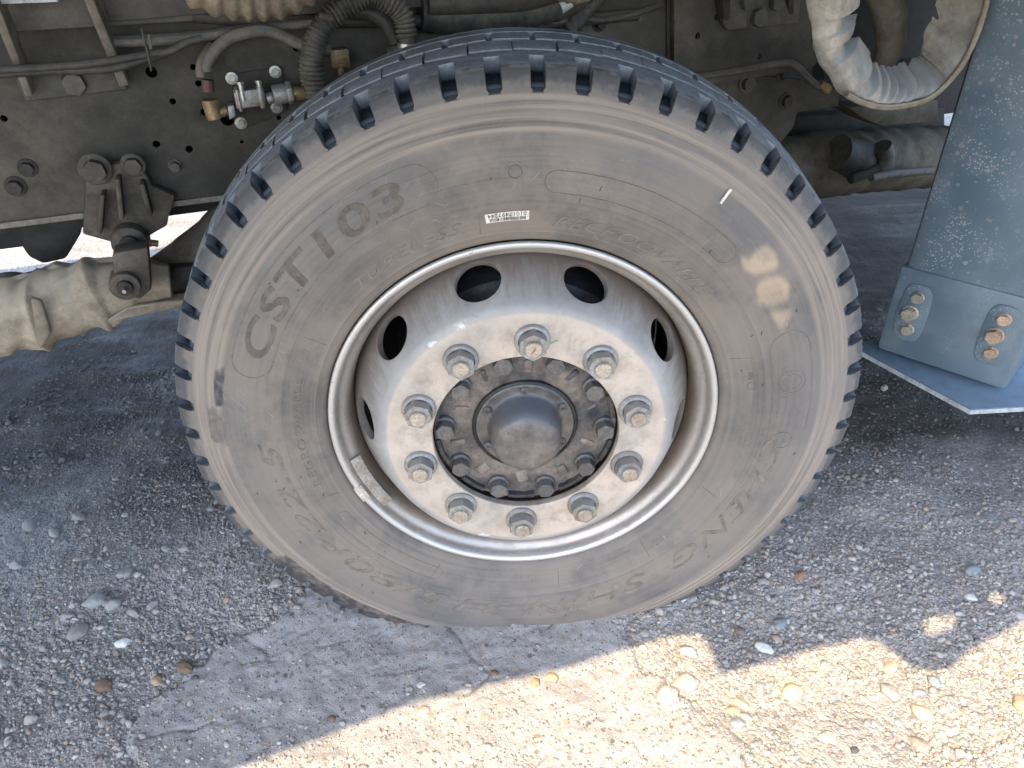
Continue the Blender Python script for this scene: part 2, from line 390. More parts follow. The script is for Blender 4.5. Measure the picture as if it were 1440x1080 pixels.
M['rubberhose'] = grimy('black_hose', (.030, .030, .030), (.075, .065, .055), .55, 0, .6, 20, .3, (.10, .09, .078))
M['greyhose'] = grimy('dusty_hose', (.11, .105, .10), (.18, .155, .13), .6, 0, .6, 20, .3, (.20, .18, .155))
M['coil'] = grimy('corrugated_plastic', (.055, .053, .050), (.13, .115, .095), .5, 0, .6, 30, .2, (.17, .155, .13))
M['tan_hose'] = grimy('tan_hose', (.27, .215, .15), (.18, .145, .105), .65, 0, .6, 20, .3, (.36, .30, .22))
M['redhose'] = grimy('red_sleeve', (.14, .055, .045), (.10, .06, .05), .6, 0, .6, 40)
M['canvas'] = grimy('canvas', (.36, .30, .225), (.24, .195, .145), .9, 0, .55, 7, .5, (.42, .355, .27), .15, 220)
M['cloth'] = grimy('wrinkled_cloth', (.40, .35, .29), (.25, .24, .215), .85, 0, .5, 6, .4, (.36, .37, .37), .2, 180)
M['sump'] = grimy('sump_iron', (.14, .115, .08), (.085, .07, .052), .7, 0, .5, 7, .3)
M['cover'] = grimy('brown_cover', (.17, .14, .105), (.11, .09, .07), .8, 0, .5, 7, .3)
M['plate'] = grimy('blue_step_paint', (.115, .165, .22), (.17, .21, .25), .38, .1, .5, 10, .1, (.16, .22, .29), .5)
M['edge'] = grimy('pale_edge', (.45, .48, .50), (.33, .34, .34), .5, .1, .4, 15, .1)
M['sticker'] = grimy('paper', (.78, .72, .62), (.66, .60, .51), .7, 0, .3, 20, .1)
M['ink'] = grimy('ink', (.07, .06, .055), (.10, .09, .08), .7, 0, .3, 50, .1)
M['redmark'] = grimy('red_marker', (.55, .05, .04), (.5, .08, .05), .7, 0, .3, 50, .1)
M['greenmark'] = grimy('green_marker', (.14, .28, .16), (.2, .3, .2), .7, 0, .3, 50, .1)
M['letter'] = grimy('hatched_letter', (.145, .121, .102), (.172, .142, .118), .8, 0, .6, 12, .5, None, .3, 120)
M['line'] = grimy('moulded_rubber', (.170, .140, .114), (.20, .165, .134), .75, 0, .6, 10, .4, None, .3, 80)

# ------------------------------------------------------------------ ground
def fbm(X, Y, seed, octs=((1.0, 1.0),)):
    """cheap smooth noise: bilinear value noise, vectorised"""
    out = np.zeros_like(X); rg = np.random.default_rng(seed)
    for f, amp in octs:
        N = 256; tab = rg.random((N, N)); x = X*f+100.3; y = Y*f+57.7
        xi = np.floor(x).astype(int); yi = np.floor(y).astype(int); u = x-xi; v = y-yi; u = u*u*(3-2*u); v = v*v*(3-2*v)
        a = tab[xi % N, yi % N]; b = tab[(xi+1) % N, yi % N]; c = tab[xi % N, (yi+1) % N]; d = tab[(xi+1) % N, (yi+1) % N]
        out += amp*((a*(1-u)+b*u)*(1-v)+(c*(1-u)+d*u)*v-.5)
    return out
def sst(x, a, b):
    t = np.clip((x-a)/(b-a), 0, 1); return t*t*(3-2*t)

SLAB = [(-0.3993,0.1091,-0.0000),(-0.4672,0.0639,-0.0000),(-0.5473,0.0059,-0.0000),(-0.6087,-0.0809,-0.0000),(-0.6471,-0.1363,-0.0000),(-0.6554,-0.1869,-0.0000),(-0.5889,-0.3736,-0.0000),(-0.3353,-0.4753,-0.0000),(0.2818,-0.5112,-0.0000),(0.3403,-0.3073,-0.0000),(0.3298,-0.2605,-0.0000),(0.2803,-0.1884,-0.0000),(0.2545,-0.1462,-0.0000),(0.2049,-0.0851,-0.0000),(0.2033,-0.0143,-0.0000),(0.1968,0.0457,-0.0000),(-0.0504,0.1266,-0.0000),(-0.2532,0.1404,-0.0000)]
SLAB2 = np.array([(p[0], p[1]) for p in SLAB])
def poly_sd(X, Y, P):
    """signed distance (positive inside)"""
    D = np.full(X.shape, 1e9); ins = np.zeros(X.shape, bool); n = len(P)
    for i in range(n):
        x0, y0 = P[i]; x1, y1 = P[(i+1) % n]; dx, dy = x1-x0, y1-y0
        t = np.clip(((X-x0)*dx+(Y-y0)*dy)/(dx*dx+dy*dy+1e-12), 0, 1)
        D = np.minimum(D, np.hypot(X-x0-t*dx, Y-y0-t*dy))
        c = ((y0 > Y) != (y1 > Y)) & (X < (x1-x0)*(Y-y0)/((y1-y0) if abs(y1-y0) > 1e-12 else 1e-12)+x0)
        ins ^= c
    return np.where(ins, D, -D)
def slab_sd(X, Y):
    return poly_sd(X, Y, SLAB2)+fbm(X, Y, 5, ((9, .06), (28, .035), (80, .016)))
def ground_h(X, Y):
    near = sst(-np.hypot(X, Y-.5), -6, -2)
    h = fbm(X, Y, 1, ((1.3, .020), (4, .014), (13, .008), (45, .004), (120, .0025)))*near
    # streaky ruts under the truck
    h += fbm(X*.35+Y*.1, Y*1.0, 2, ((16, .012), (38, .006)))*sst(Y, .25, .6)*near
    # loose gravel pushed up on both sides of the tyre
    for (cx, cy, rx, ry, a) in ((-.50, .10, .14, .10, .018), (.50, .12, .16, .12, .022), (.26, -.005, .07, .035, .012), (-.36, .03, .05, .05, .008)):
        h += a*np.exp(-((X-cx)/rx)**2-((Y-cy)/ry)**2)
    h = h+.005*near+.014*np.exp(-((X-.02)/.36)**2-((Y-.08)/.13)**2)
    sd = slab_sd(X, Y); h = h-.012*sst(sd, -.01, .04)
    return h
def grid_obj(name, xs, ys, hf, mat, keep=None, attrs=None):
    X, Y = np.meshgrid(xs, ys); Z = hf(X, Y); nx, ny = len(xs), len(ys)
    co = np.stack([X, Y, Z], -1).reshape(-1, 3)
    idx = np.arange(nx*ny).reshape(ny, nx)
    q = np.stack([idx[:-1, :-1], idx[:-1, 1:], idx[1:, 1:], idx[1:, :-1]], -1).reshape(-1, 4)
    if keep is not None:
        kk = keep(X, Y).reshape(-1); q = q[kk[q].any(1)]
        used = np.unique(q); mp = np.full(nx*ny, -1); mp[used] = np.arange(len(used)); q = mp[q]; co = co[used]
    me = bpy.data.meshes.new(name); me.vertices.add(len(co)); me.vertices.foreach_set('co', co.ravel().astype('f'))
    me.loops.add(q.size); me.loops.foreach_set('vertex_index', q.ravel().astype('i'))
    me.polygons.add(len(q)); me.polygons.foreach_set('loop_start', (np.arange(len(q))*4).astype('i'))
    me.update(calc_edges=True); me.shade_smooth()
    for an, fn in (attrs or {}).items():
        at = me.attributes.new(an, 'FLOAT', 'POINT'); at.data.foreach_set('value', fn(co[:, 0], co[:, 1]).astype('f'))
    me.materials.append(mat)
    o = bpy.data.objects.new(name, me); COL.objects.link(o); WM[o.name] = Matrix(); return o
far = lambda a, b, n: list(np.geomspace(a, b, n))
xs = np.array([-v for v in far(1.75, 60, 26)[::-1]]+list(np.arange(-1.72, 1.72, .0075))+far(1.73, 60, 26))
ys = np.array([-v for v in far(.47, 60, 26)[::-1]]+list(np.arange(-.46, 1.3, .0065))+list(np.arange(1.31, 3.0, .02))+far(3.02, 60, 26))
truck_shade = lambda X, Y: np.clip(sst(Y, .16, .62)*1.0+fbm(X*.5, Y, 9, ((4, .6), (13, .35), (40, .2)))*sst(Y, .0, .3), 0, 1)*np.where(X > 0, sst(-Y, -3.2, -2.2), sst(-Y, -1.6, -1.25))  # mask for the shade beneath the truck, painted into the ground
g = grid_obj('ground', xs, ys, ground_h, M['ground'], attrs={'truck_shade': truck_shade}); tag(g, kind='structure')

CRACKS = [[(-0.0155,-0.1218,-0.0000),(-0.0307,-0.0546,-0.0000),(-0.0547,0.0027,-0.0000)], [(-0.0547,0.0027,-0.0000),(-0.0178,-0.0554,-0.0000),(0.0675,-0.1057,-0.0000),(0.1235,-0.1516,-0.0000)], [(-0.1618,-0.0066,-0.0000),(-0.1214,-0.0639,-0.0000),(-0.0718,-0.1350,-0.0000),(-0.1088,-0.1637,0.0000),(-0.1688,-0.1665,-0.0000)],
  [(-0.2328,-0.1150,-0.0000),(-0.1834,-0.1111,-0.0000),(-0.1329,-0.1622,-0.0000),(-0.1183,-0.1827,-0.0000)], [(-0.3421,-0.0420,-0.0000),(-0.3121,-0.0739,-0.0000),(-0.2825,-0.1118,-0.0000),(-0.2328,-0.1150,-0.0000)], [(0.1755,0.0041,-0.0000),(0.1997,-0.0463,-0.0000),(0.2170,-0.0708,-0.0000)],
  [(0.0802,0.0021,-0.0000),(0.0354,-0.0434,-0.0000),(-0.0113,-0.0559,-0.0000)], [(-0.0604,-0.1602,-0.0000),(-0.0089,-0.2024,-0.0000),(0.0077,-0.2160,-0.0000)], [(-0.3093,-0.2673,-0.0000),(-0.3036,-0.2447,-0.0000),(-0.2947,-0.2094,-0.0000)],
  [(0.2545,-0.1462,-0.0000),(0.2633,-0.2068,-0.0000),(0.2856,-0.2334,-0.0000),(0.3166,-0.2656,-0.0000),(0.3210,-0.3116,-0.0000)], [(0.2239,-0.1158,-0.0000),(0.2538,-0.1734,-0.0000),(0.2803,-0.1884,-0.0000)], [(0.0017,-0.2864,-0.0000),(0.0513,-0.2431,-0.0000),(0.1132,-0.2164,-0.0000)],
  [(-0.6057,-0.0981,-0.0000),(-0.5278,-0.0673,-0.0000),(-0.4144,-0.0673,-0.0000),(-0.3421,-0.0420,-0.0000)], [(-0.5290,-0.0143,-0.0000),(-0.4673,-0.0565,-0.0000),(-0.4308,-0.1093,-0.0000),(-0.4226,-0.1764,-0.0000)], [(-0.6413,-0.2000,-0.0000),(-0.5321,-0.1822,-0.0000),(-0.3880,-0.2036,-0.0000)]]
def crack_d(X, Y):
    Xw = X+fbm(X, Y, 21, ((40, .010), (120, .004))); Yw = Y+fbm(X, Y, 22, ((40, .010), (120, .004)))
    D = np.full(X.shape, 1e9)
    for c in CRACKS:
        for (x0, y0, _), (x1, y1, _) in zip(c[:-1], c[1:]):
            dx, dy = x1-x0, y1-y0; t = np.clip(((Xw-x0)*dx+(Yw-y0)*dy)/(dx*dx+dy*dy), 0, 1)
            D = np.minimum(D, np.hypot(Xw-x0-t*dx, Yw-y0-t*dy))
    return D
def slab_h(X, Y):
    sd = slab_sd(X, Y); d = crack_d(X, Y)
    h = ground_h(X, Y)+.012*sst(sd, -.01, .04)-.004+.010*sst(sd, -.006, .022)
    h += fbm(X, Y, 31, ((22, .0025), (70, .0009), (190, .0013)))
    h -= .0035*np.exp(-(d/.0018)**2)*np.clip(.55+1.5*fbm(X, Y, 77, ((15, 1.0),)), 0, 1)
    h -= .0025*np.exp(-((d-.006)/.006)**2)*0
    return h
g = grid_obj('concrete_slab', np.arange(-.80, .62, .0034), np.arange(-.46, .16, .0034), slab_h, M['slab'], keep=lambda X, Y: slab_sd(X, Y) > -.012,
             attrs={'crack': lambda X, Y: np.exp(-(crack_d(X, Y)/.0016)**2)*np.clip(.4+1.3*fbm(X, Y, 77, ((15, 1.0),)), 0, .6)}); tag(g, kind='structure')
def surf(x, y):
    X = np.array([x]); Y = np.array([y]); h = ground_h(X, Y)[0]
    if slab_sd(X, Y)[0] > 0: h = max(h, slab_h(X, Y)[0])
    return float(h)

# ---- loose stones
def ico(sub):
    bm = bmesh.new(); bmesh.ops.create_icosphere(bm, subdivisions=sub, radius=1)
    V = np.array([v.co[:] for v in bm.verts]); Fc = np.array([[v.index for v in f.verts] for f in bm.faces]); bm.free(); return V, Fc
PAL = np.array([(.30, .28, .255), (.22, .205, .19), (.36, .33, .295), (.155, .15, .15), (.34, .265, .20), (.42, .40, .37), (.27, .245, .215), (.24, .17, .13), (.20, .215, .22), (.44, .42, .40)])
PW = np.array([.24, .18, .13, .10, .12, .04, .12, .04, .03, .003])
def stones(name, x, y, size, seed, sub=1, sink=.35):
    rg = np.random.default_rng(seed); V, Fc = ico(sub); n = len(x); m = len(V)
    sc3 = np.stack([rg.uniform(.7, 1.35, n), rg.uniform(.6, 1.0, n), rg.uniform(.45, .8, n)], -1)*size[:, None]*.5
    P = V[None]*(1+rg.uniform(-.22, .22, (n, m, 1)))*sc3[:, None]
    tl = rg.normal(0, .35, n); ct, st_ = np.cos(tl)[:, None], np.sin(tl)[:, None]
    P = np.stack([P[..., 0]*ct-P[..., 2]*st_, P[..., 1], P[..., 0]*st_+P[..., 2]*ct], -1)
    a = rg.uniform(0, 2*PI, n); ca, sa = np.cos(a)[:, None], np.sin(a)[:, None]
    P = np.stack([P[..., 0]*ca-P[..., 1]*sa, P[..., 0]*sa+P[..., 1]*ca, P[..., 2]], -1)
    h = ground_h(x, y); s = slab_sd(x, y) > 0; h = np.where(s, np.maximum(h, slab_h(x, y)), h)
    h = h+sc3[:, 2]*(1-2*sink)-np.where(s, .35*sc3[:, 2], 0)
    P = P+np.stack([x, y, h], -1)[:, None]
    co = P.reshape(-1, 3); q = (Fc[None]+(np.arange(n)*m)[:, None, None]).reshape(-1, 3)
    me = bpy.data.meshes.new(name); me.vertices.add(len(co)); me.vertices.foreach_set('co', co.ravel().astype('f'))
    me.loops.add(q.size); me.loops.foreach_set('vertex_index', q.ravel().astype('i'))
    me.polygons.add(len(q)); me.polygons.foreach_set('loop_start', (np.arange(len(q))*3).astype('i'))
    me.update(calc_edges=True)
    if sub > 1: me.shade_smooth()
    c = (PAL*.72+np.array([(.30, .28, .26)])*.28)[rg.choice(len(PAL), n, p=PW/PW.sum())]*rg.uniform(.95, 1.3, (n, 1)); shade_amt = truck_shade(x, y)[:, None]
    c = c*(1-.62*shade_amt); c4 = np.concatenate([np.repeat(c, m, 0), np.ones((n*m, 1))], 1)  # stones darkened by the same painted shade
    at = me.attributes.new('col', 'FLOAT_COLOR', 'POINT'); at.data.foreach_set('color', c4.ravel().astype('f'))
    me.materials.append(M['gravel']); o = bpy.data.objects.new(name, me); COL.objects.link(o); WM[o.name] = Matrix()
    return tag(o, kind='stuff')
def scatter(n, seed, x0, x1, y0, y1, dens):
    rg = np.random.default_rng(seed); x = rg.uniform(x0, x1, n); y = y0+(y1-y0)*rg.uniform(0, 1, n)**1.5
    k = rg.uniform(0, 1, n) < dens(x, y); return x[k], y[k]
def dens(x, y):
    s = slab_sd(x, y); d = .55+.9*fbm(x, y, 41, ((5, 1.0), (17, .7)))
    piles = np.zeros_like(x)
    for (cx, cy, rx, ry) in ((-.52, .10, .22, .14), (.55, .06, .30, .16), (.30, -.03, .12, .06), (-.66, -.05, .16, .08), (.75, -.1, .4, .1)):
        piles += np.exp(-((x-cx)/rx)**2-((y-cy)/ry)**2)
    d = np.clip(d+piles, .10, 1)
    return np.where(s > .0, .06+.7*sst(-s, -.045, -.0)+.22*sst(-y, .12, .3), d)
x, y = scatter(95000, 3, -1.35, 1.35, -.34, 1.0, dens); sz = np.clip(RNG.lognormal(math.log(.0050), .38, len(x)), .0025, .011)
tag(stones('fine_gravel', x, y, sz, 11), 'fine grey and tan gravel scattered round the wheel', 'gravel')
x, y = scatter(12000, 4, -1.35, 1.35, -.34, 1.2, lambda x, y: dens(x, y)**1.4); sz = np.clip(RNG.lognormal(math.log(.0088), .32, len(x)), .007, .019)
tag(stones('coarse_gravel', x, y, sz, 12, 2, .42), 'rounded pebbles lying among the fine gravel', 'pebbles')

# ---- stones big enough to point at
GREY = (.30, .29, .275); PALE = (.33, .305, .27); BROWN = (.17, .115, .075); TAN = (.36, .26, .175); BLU = (.22, .24, .25); DK = (.09, .085, .082)
BIG = [  # px x, px y, metres, colour, label
 ((-0.8329,0.0848,-0.0000), .052, GREY, 'pale grey broken rock, larger of the pair left of the tyre'),
 ((-0.7936,0.0753,-0.0000), .038, GREY, 'smaller grey rock touching the larger one left of the tyre'),
 ((-0.8043,0.1551,-0.0000), .040, GREY, 'flat grey rock just above the rock pair left of the tyre'),
 ((-0.8718,0.0534,-0.0000), .026, GREY, 'small grey stone at the left end of the rock pile'),
 ((-0.7522,0.0555,-0.0000), .024, GREY, 'grey stone standing at the right end of the rock pile'),
 ((-0.7219,0.0722,-0.0000), .026, GREY, 'rounded grey stone alone right of the rock pile'),
 ((-0.8363,0.0153,-0.0000), .038, (.27,.25,.23), 'flat brownish stone below the rock pair'),
 ((-0.7436,-0.0143,-0.0000), .026, (.62,.61,.58), 'white flat chip below the rock pile on the left'),
 ((-0.7415,-0.1005,-0.0000), .032, BROWN, 'brown flat pebble at lower left of the shaded gravel'),
 ((-0.6533,-0.0951,-0.0000), .024, TAN, 'reddish brown pebble beside the edge of the concrete slab'),
 ((-0.6111,-0.0736,-0.0000), .030, BROWN, 'dark brown oval pebble on the corner of the concrete slab'),
 ((-0.5870,-0.0951,-0.0000), .014, DK, 'small black pebble beside the dark brown oval one'),
 ((-0.8349,-0.1594,-0.0000), .026, PALE, 'pale quartz pebble at the lower left edge'),
 ((-0.7133,-0.1746,-0.0000), .018, PALE, 'upright pale pebble in the lower left gravel'),
 ((-1.0427,0.1981,-0.0000), .034, GREY, 'grey flat rock at the far left edge of the gravel'),
 ((-1.0113,0.2946,-0.0000), .032, GREY, 'light grey rock above the left rock pile'),
 ((-1.0793,0.3212,-0.0000), .036, (.26,.25,.24), 'wide grey rock near the left edge under the truck'),
 ((-0.9780,0.3366,-0.0000), .034, (.25,.24,.22), 'long grey rock under the truck left of the tyre'),
 ((-0.7466,0.2236,-0.0000), .024, GREY, 'round grey stone between the rock pile and the tyre'),
 ((-0.4849,0.0950,-0.0000), .030, PALE, 'pale rough stone beside the lower left tyre edge'),
 ((-0.7050,0.2187,-0.0000), .026, GREY, 'grey stone just right of the round one by the tyre'),
 ((-0.5747,0.0676,-0.0000), .016, TAN, 'orange tan pebble left of the concrete slab'),
 ((0.2545,0.0278,-0.0000), .020, PALE, 'white rock fragment against the tyre foot on the right'),
 ((0.2448,-0.0220,-0.0000), .026, PALE, 'pale rounded stone beside the crack right of the tyre foot'),
 ((0.3156,0.0066,-0.0000), .020, GREY, 'blue grey round stone just right of the tyre foot'),
 ((0.3430,0.0573,-0.0000), .020, PALE, 'angular white stone touching the tyre on the right'),
 ((0.2096,-0.0626,-0.0000), .024, PALE, 'pale angular piece of concrete at the slab edge'),
 ((0.3883,-0.0587,-0.0000), .024, (.20,.16,.14), 'purple brown pebble in the shaded gravel on the right'),
 ((0.4191,-0.0960,-0.0000), .030, (.56,.55,.53), 'white rounded pebble in the shade just above the sunlit edge'),
 ((0.4666,-0.0479,-0.0000), .026, BLU, 'blue grey flat pebble above the white rounded one'),
 ((0.8785,0.0411,-0.0000), .034, BLU, 'bluish flat stone in the shaded gravel on the right'),
 ((0.8442,-0.0167,-0.0000), .024, (.5,.5,.48), 'pale blue white stone right of the sun fleck'),
 ((0.5834,-0.0508,-0.0000), .020, PALE, 'oval white pebble in the shade at right'),
 ((0.5378,0.0459,-0.0000), .026, (.28,.16,.11), 'reddish flat stone right of the tyre'),
 ((1.0251,0.6904,-0.0000), .030, PALE, 'pale stone under the step plate'),
 ((0.2601,-0.1630,-0.0000), .050, PALE, 'large sunlit rock at the broken slab edge'),
 ((0.2207,-0.1846,-0.0000), .044, PALE, 'flat sunlit concrete lump left of the largest rock'),
 ((0.2799,-0.1004,-0.0000), .040, PALE, 'triangular sunlit rock just below the shadow edge'),
 ((0.0335,-0.1431,-0.0000), .022, (.46,.30,.17), 'orange pebble set in the sunlit slab'),
 ((0.0032,-0.1534,-0.0000), .020, (.36,.24,.16), 'pinkish pebble on the slab at the shadow line'),
 ((0.3271,-0.2134,-0.0000), .024, (.38,.27,.19), 'orange brown pebble of the sunlit pair on the right'),
 ((0.3424,-0.2028,-0.0000), .026, (.44,.34,.25), 'tan pebble touching the orange brown one'),
 ((0.3282,-0.2361,-0.0000), .024, BLU, 'blue grey pebble below the sunlit orange pair'),
 ((0.3449,-0.2247,-0.0000), .024, PALE, 'pale round pebble right of the sunlit orange pair'),
 ((0.4371,-0.1851,0.0000), .040, (.45,.37,.26), 'large tan pebble in the sunlit gravel'),
 ((0.5997,-0.1968,-0.0000), .030, (.27,.25,.23), 'grey brown pebble in the middle of the sunlit gravel'),
 ((0.6859,-0.1807,-0.0000), .026, BLU, 'blue grey pebble below the round shadow'),
 ((0.6495,-0.1999,-0.0000), .022, BLU, 'small slate pebble beside the blue grey one'),
 ((0.6354,-0.2354,-0.0000), .034, (.44,.33,.25), 'pinkish tan pebble in the sunlit gravel'),
 ((0.6072,-0.2836,-0.0000), .034, (.26,.22,.19), 'dark half buried brown grey stone at lower right'),
 ((0.4640,-0.2664,-0.0000), .030, PALE, 'pale pebble beside a small brown stone at lower right'),
 ((0.4974,-0.2897,-0.0000), .014, DK, 'small black pebble in the sunlit gravel'),
 ((0.5388,-0.2456,-0.0000), .016, BLU, 'small slate blue pebble in the sunlit gravel'),
 ((0.6260,-0.1489,-0.0000), .030, (.42,.33,.24), 'tan pebble lying just below the shadow edge'),
 ((0.8029,-0.2345,-0.0000), .034, (.46,.31,.21), 'orange flat stone at the right edge'),
 ((-0.2411,-0.0110,-0.0000), .013, BROWN, 'small brown chip on the slab in front of the tyre'),
 ((-0.0643,-0.1299,-0.0000), .014, BROWN, 'dark red chip on the slab just inside the shadow'),
 ((-0.3349,-0.1882,-0.0000), .016, BROWN, 'dark brown pebble near the shadow edge at lower left'),
 ((-0.3159,-0.1982,-0.0000), .012, GREY, 'small grey stone right of the dark brown pebble'),
 ((-0.3465,0.0253,-0.0000), .012, DK, 'small black pebble on the slab near the tyre'),
 ((-0.1892,-0.1426,-0.0000), .018, (.45,.43,.40), 'pale embedded pebble in the middle of the shaded slab'),
]
for i, (p, s, c, lab) in enumerate(BIG):
    rg = random.Random(100+i); bm = bmesh.new(); bmesh.ops.create_icosphere(bm, subdivisions=3, radius=1)
    el = (rg.uniform(.9, 1.15)*s/2, rg.uniform(.62, .85)*s/2, rg.uniform(.50, .68)*s/2); off = Vector((i*3.1, 0, 0))
    ang_ = rg.uniform(-.9, .9); planes = [Vector((rg.uniform(-1, 1), rg.uniform(-1, 1), rg.uniform(-.3, 1))).normalized() for _ in range(9)]
    rough_ = c in (GREY, PALE)
    for v in bm.verts:
        d = v.co.normalized(); r_ = 1+.24*noise.noise(d*1.4+off)+.09*noise.noise(d*3.5+off)+.03*noise.noise(d*9+off)
        q = d*r_
        if rough_:
            for pl in planes:
                e_ = q.dot(pl)-.70
                if e_ > 0: q = q-pl*e_*.85
        v.co = Vector((q.x*el[0], q.y*el[1], q.z*el[2]))
    me = bpy.data.meshes.new('stone'); bm.to_mesh(me); bm.free(); me.shade_smooth(); me.set_sharp_from_angle(angle=.7)
    at = me.attributes.new('col', 'FLOAT_COLOR', 'POINT'); at.data.foreach_set('color', [w for _ in me.vertices for w in (*c, 1)])
    me.materials.append(M['stone'])
    h = surf(p[0], p[1])+el[2]*(.22 if s > .02 else .1)
    o = to_obj('stone', None, None, None, None, None, Matrix.Translation((p[0], p[1], h)) @ Matrix.Rotation(ang_, 4, 'Z'), me)
    tag(o, lab, 'stone', 'larger stones on the ground round the wheel')

# ------------------------------------------------------------------ the truck
truck = empty('truck', T(-.1, .9, 0)); tag(truck, 'dusty truck with its large front wheel, chassis rail, hoses and blue-grey step box', 'truck')
wheel = empty('wheel', (0, .14, 0), truck)
tag(wheel, 'large dusty truck wheel with regroovable tyre on a steel rim')
WMAT = Matrix.Translation(WC)

# ---- tyre
ZF = -.437
def deform(p):
    x, y, z = p; r = math.hypot(x, z)
    if z < -.25 and y < .14 and r > .30:
        t = min(1, (-z-.25)/.20); t = t*t*(3-2*t); rad = math.exp(-((r-.43)/.07)**2)
        y -= .008*t*rad*math.exp(-(x/.30)**2)
    zf = ZF+.006*abs(x/.3)**2
    if z < zf+.018:
        d = zf+.018-z; z = zf+.018-.018*(1-math.exp(-d/.018))
    return Vector((x, y, z))
PROF = [(.296,.012,0),(.300,.003,0),(.303,-.0035,0),(.308,-.0075,0),(.314,-.0100,0),(.3155,-.0114,0),(.317,-.0112,0),(.3185,-.0118,0),(.326,-.0145,0),(.336,-.0180,0),(.348,-.0220,0),
 (.360,-.0250,0),(.3615,-.0262,0),(.363,-.0256,0),(.374,-.0275,0),(.388,-.0295,0),(.402,-.0308,0),(.416,-.0310,0),(.430,-.0300,0),(.4400,-.0286,0),(.4445,-.0276,0),(.4480,-.0284,0),(.4520,-.0280,0),(.4552,-.0254,0),
 (.4578,-.0240,0),(.4608,-.0248,0),(.4645,-.0240,0),(.4678,-.0212,0),(.4708,-.0198,0),(.4740,-.0208,0),(.4782,-.0200,0),(.4815,-.0180,0),(.4838,-.0174,0),(.4858,-.0174,0),
 (.4872,-.0172,0),(.4890,-.0168,1),(.4893,-.0167,1.01),(.4930,-.0153,1.2),(.4980,-.0132,1.3),(.5040,-.0105,1.4),(.5095,-.0075,1.5),(.5135,-.0045,1.5),(.5160,.0005,1.5),
 (.5180,.0120,1.5),(.5195,.0200,1.5),(.5205,.0260,1.35),(.5207,.0285,1.35),(.5210,.0292,0),(.5225,.0400,0),(.5235,.0460,2),(.5235,.0464,2),(.5130,.0470,2),(.5130,.0525,2),(.5245,.0530,3),(.5250,.0540,3),(.5275,.0660,3),(.5298,.0800,3),(.5302,.0835,3),
 (.5302,.0838,4),(.5180,.0843,4),(.5180,.0900,4),(.5312,.0905,5),(.5330,.1080,5),(.5345,.1190,5),(.5230,.1195,4),(.5230,.1240,4),(.5348,.1245,0),(.5350,.1400,0)]
back = [(r, .28-y, 0) for r, y, f in PROF[::-1][1:] if f in (0, 3) or f >= 1]
back = [(r, .28-y, 0) for r, y, f in PROF[::-1][1:]]
FULL = PROF+back
cols = []
rj = random.Random(3)
for q in range(60):
    c0 = 93.8+q*6+rj.uniform(-.12, .12); wv = 1.02*rj.uniform(.92, 1.08)
    for off in (-3.0, -2.87, -2.5, -2.0, 'a', 'b', 'c', 0, 'd', 'e', 'f', 2.0, 2.5, 2.87): cols.append((c0, off, wv, q))
V = []; NV = []; nf = len(FULL)
for (c0, off, wv, q) in cols:
    for (r, y, f) in FULL:
        inset = False; nv = 0.0
        if isinstance(off, str):
            w_ = wv*({1: .55, 1.01: .72}.get(f, 1.0) if 1 <= f < 1.1 else (1.0 if f < 1.6 else 1.0))
            base = {'a': -w_-.07, 'b': -w_+.03, 'c': -w_*.5, 'd': w_*.5, 'e': w_-.03, 'f': w_+.07}[off]
            inset = off in 'bcde'
        else:
            base = off; inset = off == 0
        a = c0+base
        if 1 <= f < 2 and inset:
            if y < 0: y2 = y+.0085*min(1, (f-1)*4+.45); r2 = r-.001*(f-1)*10*.5
            else: y2 = y+.002; r2 = r-(.020 if f >= 1.3 else .019)
            if f >= 1.4 and y < .006: y2 = y+.014; r2 = r-.012
            r, y = r2, y2; nv = .75 if f < 1.3 and y < .02 else 1.0
        if 2 <= f <= 4 and r > .50:      # zigzag circumferential grooves
            zz = ((a-c0+3)/6) % 1; y += .0034*(2*zz-1)*(1 if f < 4 or r < .52 else .8)
        if f == 3 and off == -3.0: r -= .009
        if f == 5 and off == 0: r -= .009
        ar = math.radians(a)
        if r > .5: r += .0007*noise.noise(Vector((math.cos(ar)*9, math.sin(ar)*9, y*20)))
        if 2 <= f <= 4 and r < .52: nv = 1.0
        V.append(deform((r*math.cos(ar), y, r*math.sin(ar)))); NV.append(nv)
nc = len(cols)
Fc = [(i*nf+j, i*nf+j+1, ((i+1) % nc)*nf+j+1, ((i+1) % nc)*nf+j) for i in range(nc) for j in range(nf-1)]
tyre = to_obj('tyre', V, Fc, M['rubber'], wheel, .55, WMAT)
at = tyre.data.attributes.new('notch', 'FLOAT', 'POINT'); at.data.foreach_set('value', NV)
tag(tyre, 'dusty brown-grey tyre sidewall with notched tread shoulder')

def side_y(r):
    for (r0, y0, _), (r1, y1, _) in zip(PROF[2:], PROF[3:]):
        if r0 <= r <= r1 and r1 > r0: return y0+(y1-y0)*(r-r0)/(r1-r0)
    return -.0142
def side_pt(r, deg, lift=.0):
    a = math.radians(deg); return deform((r*math.cos(a), side_y(r)-lift, r*math.sin(a)))+WC

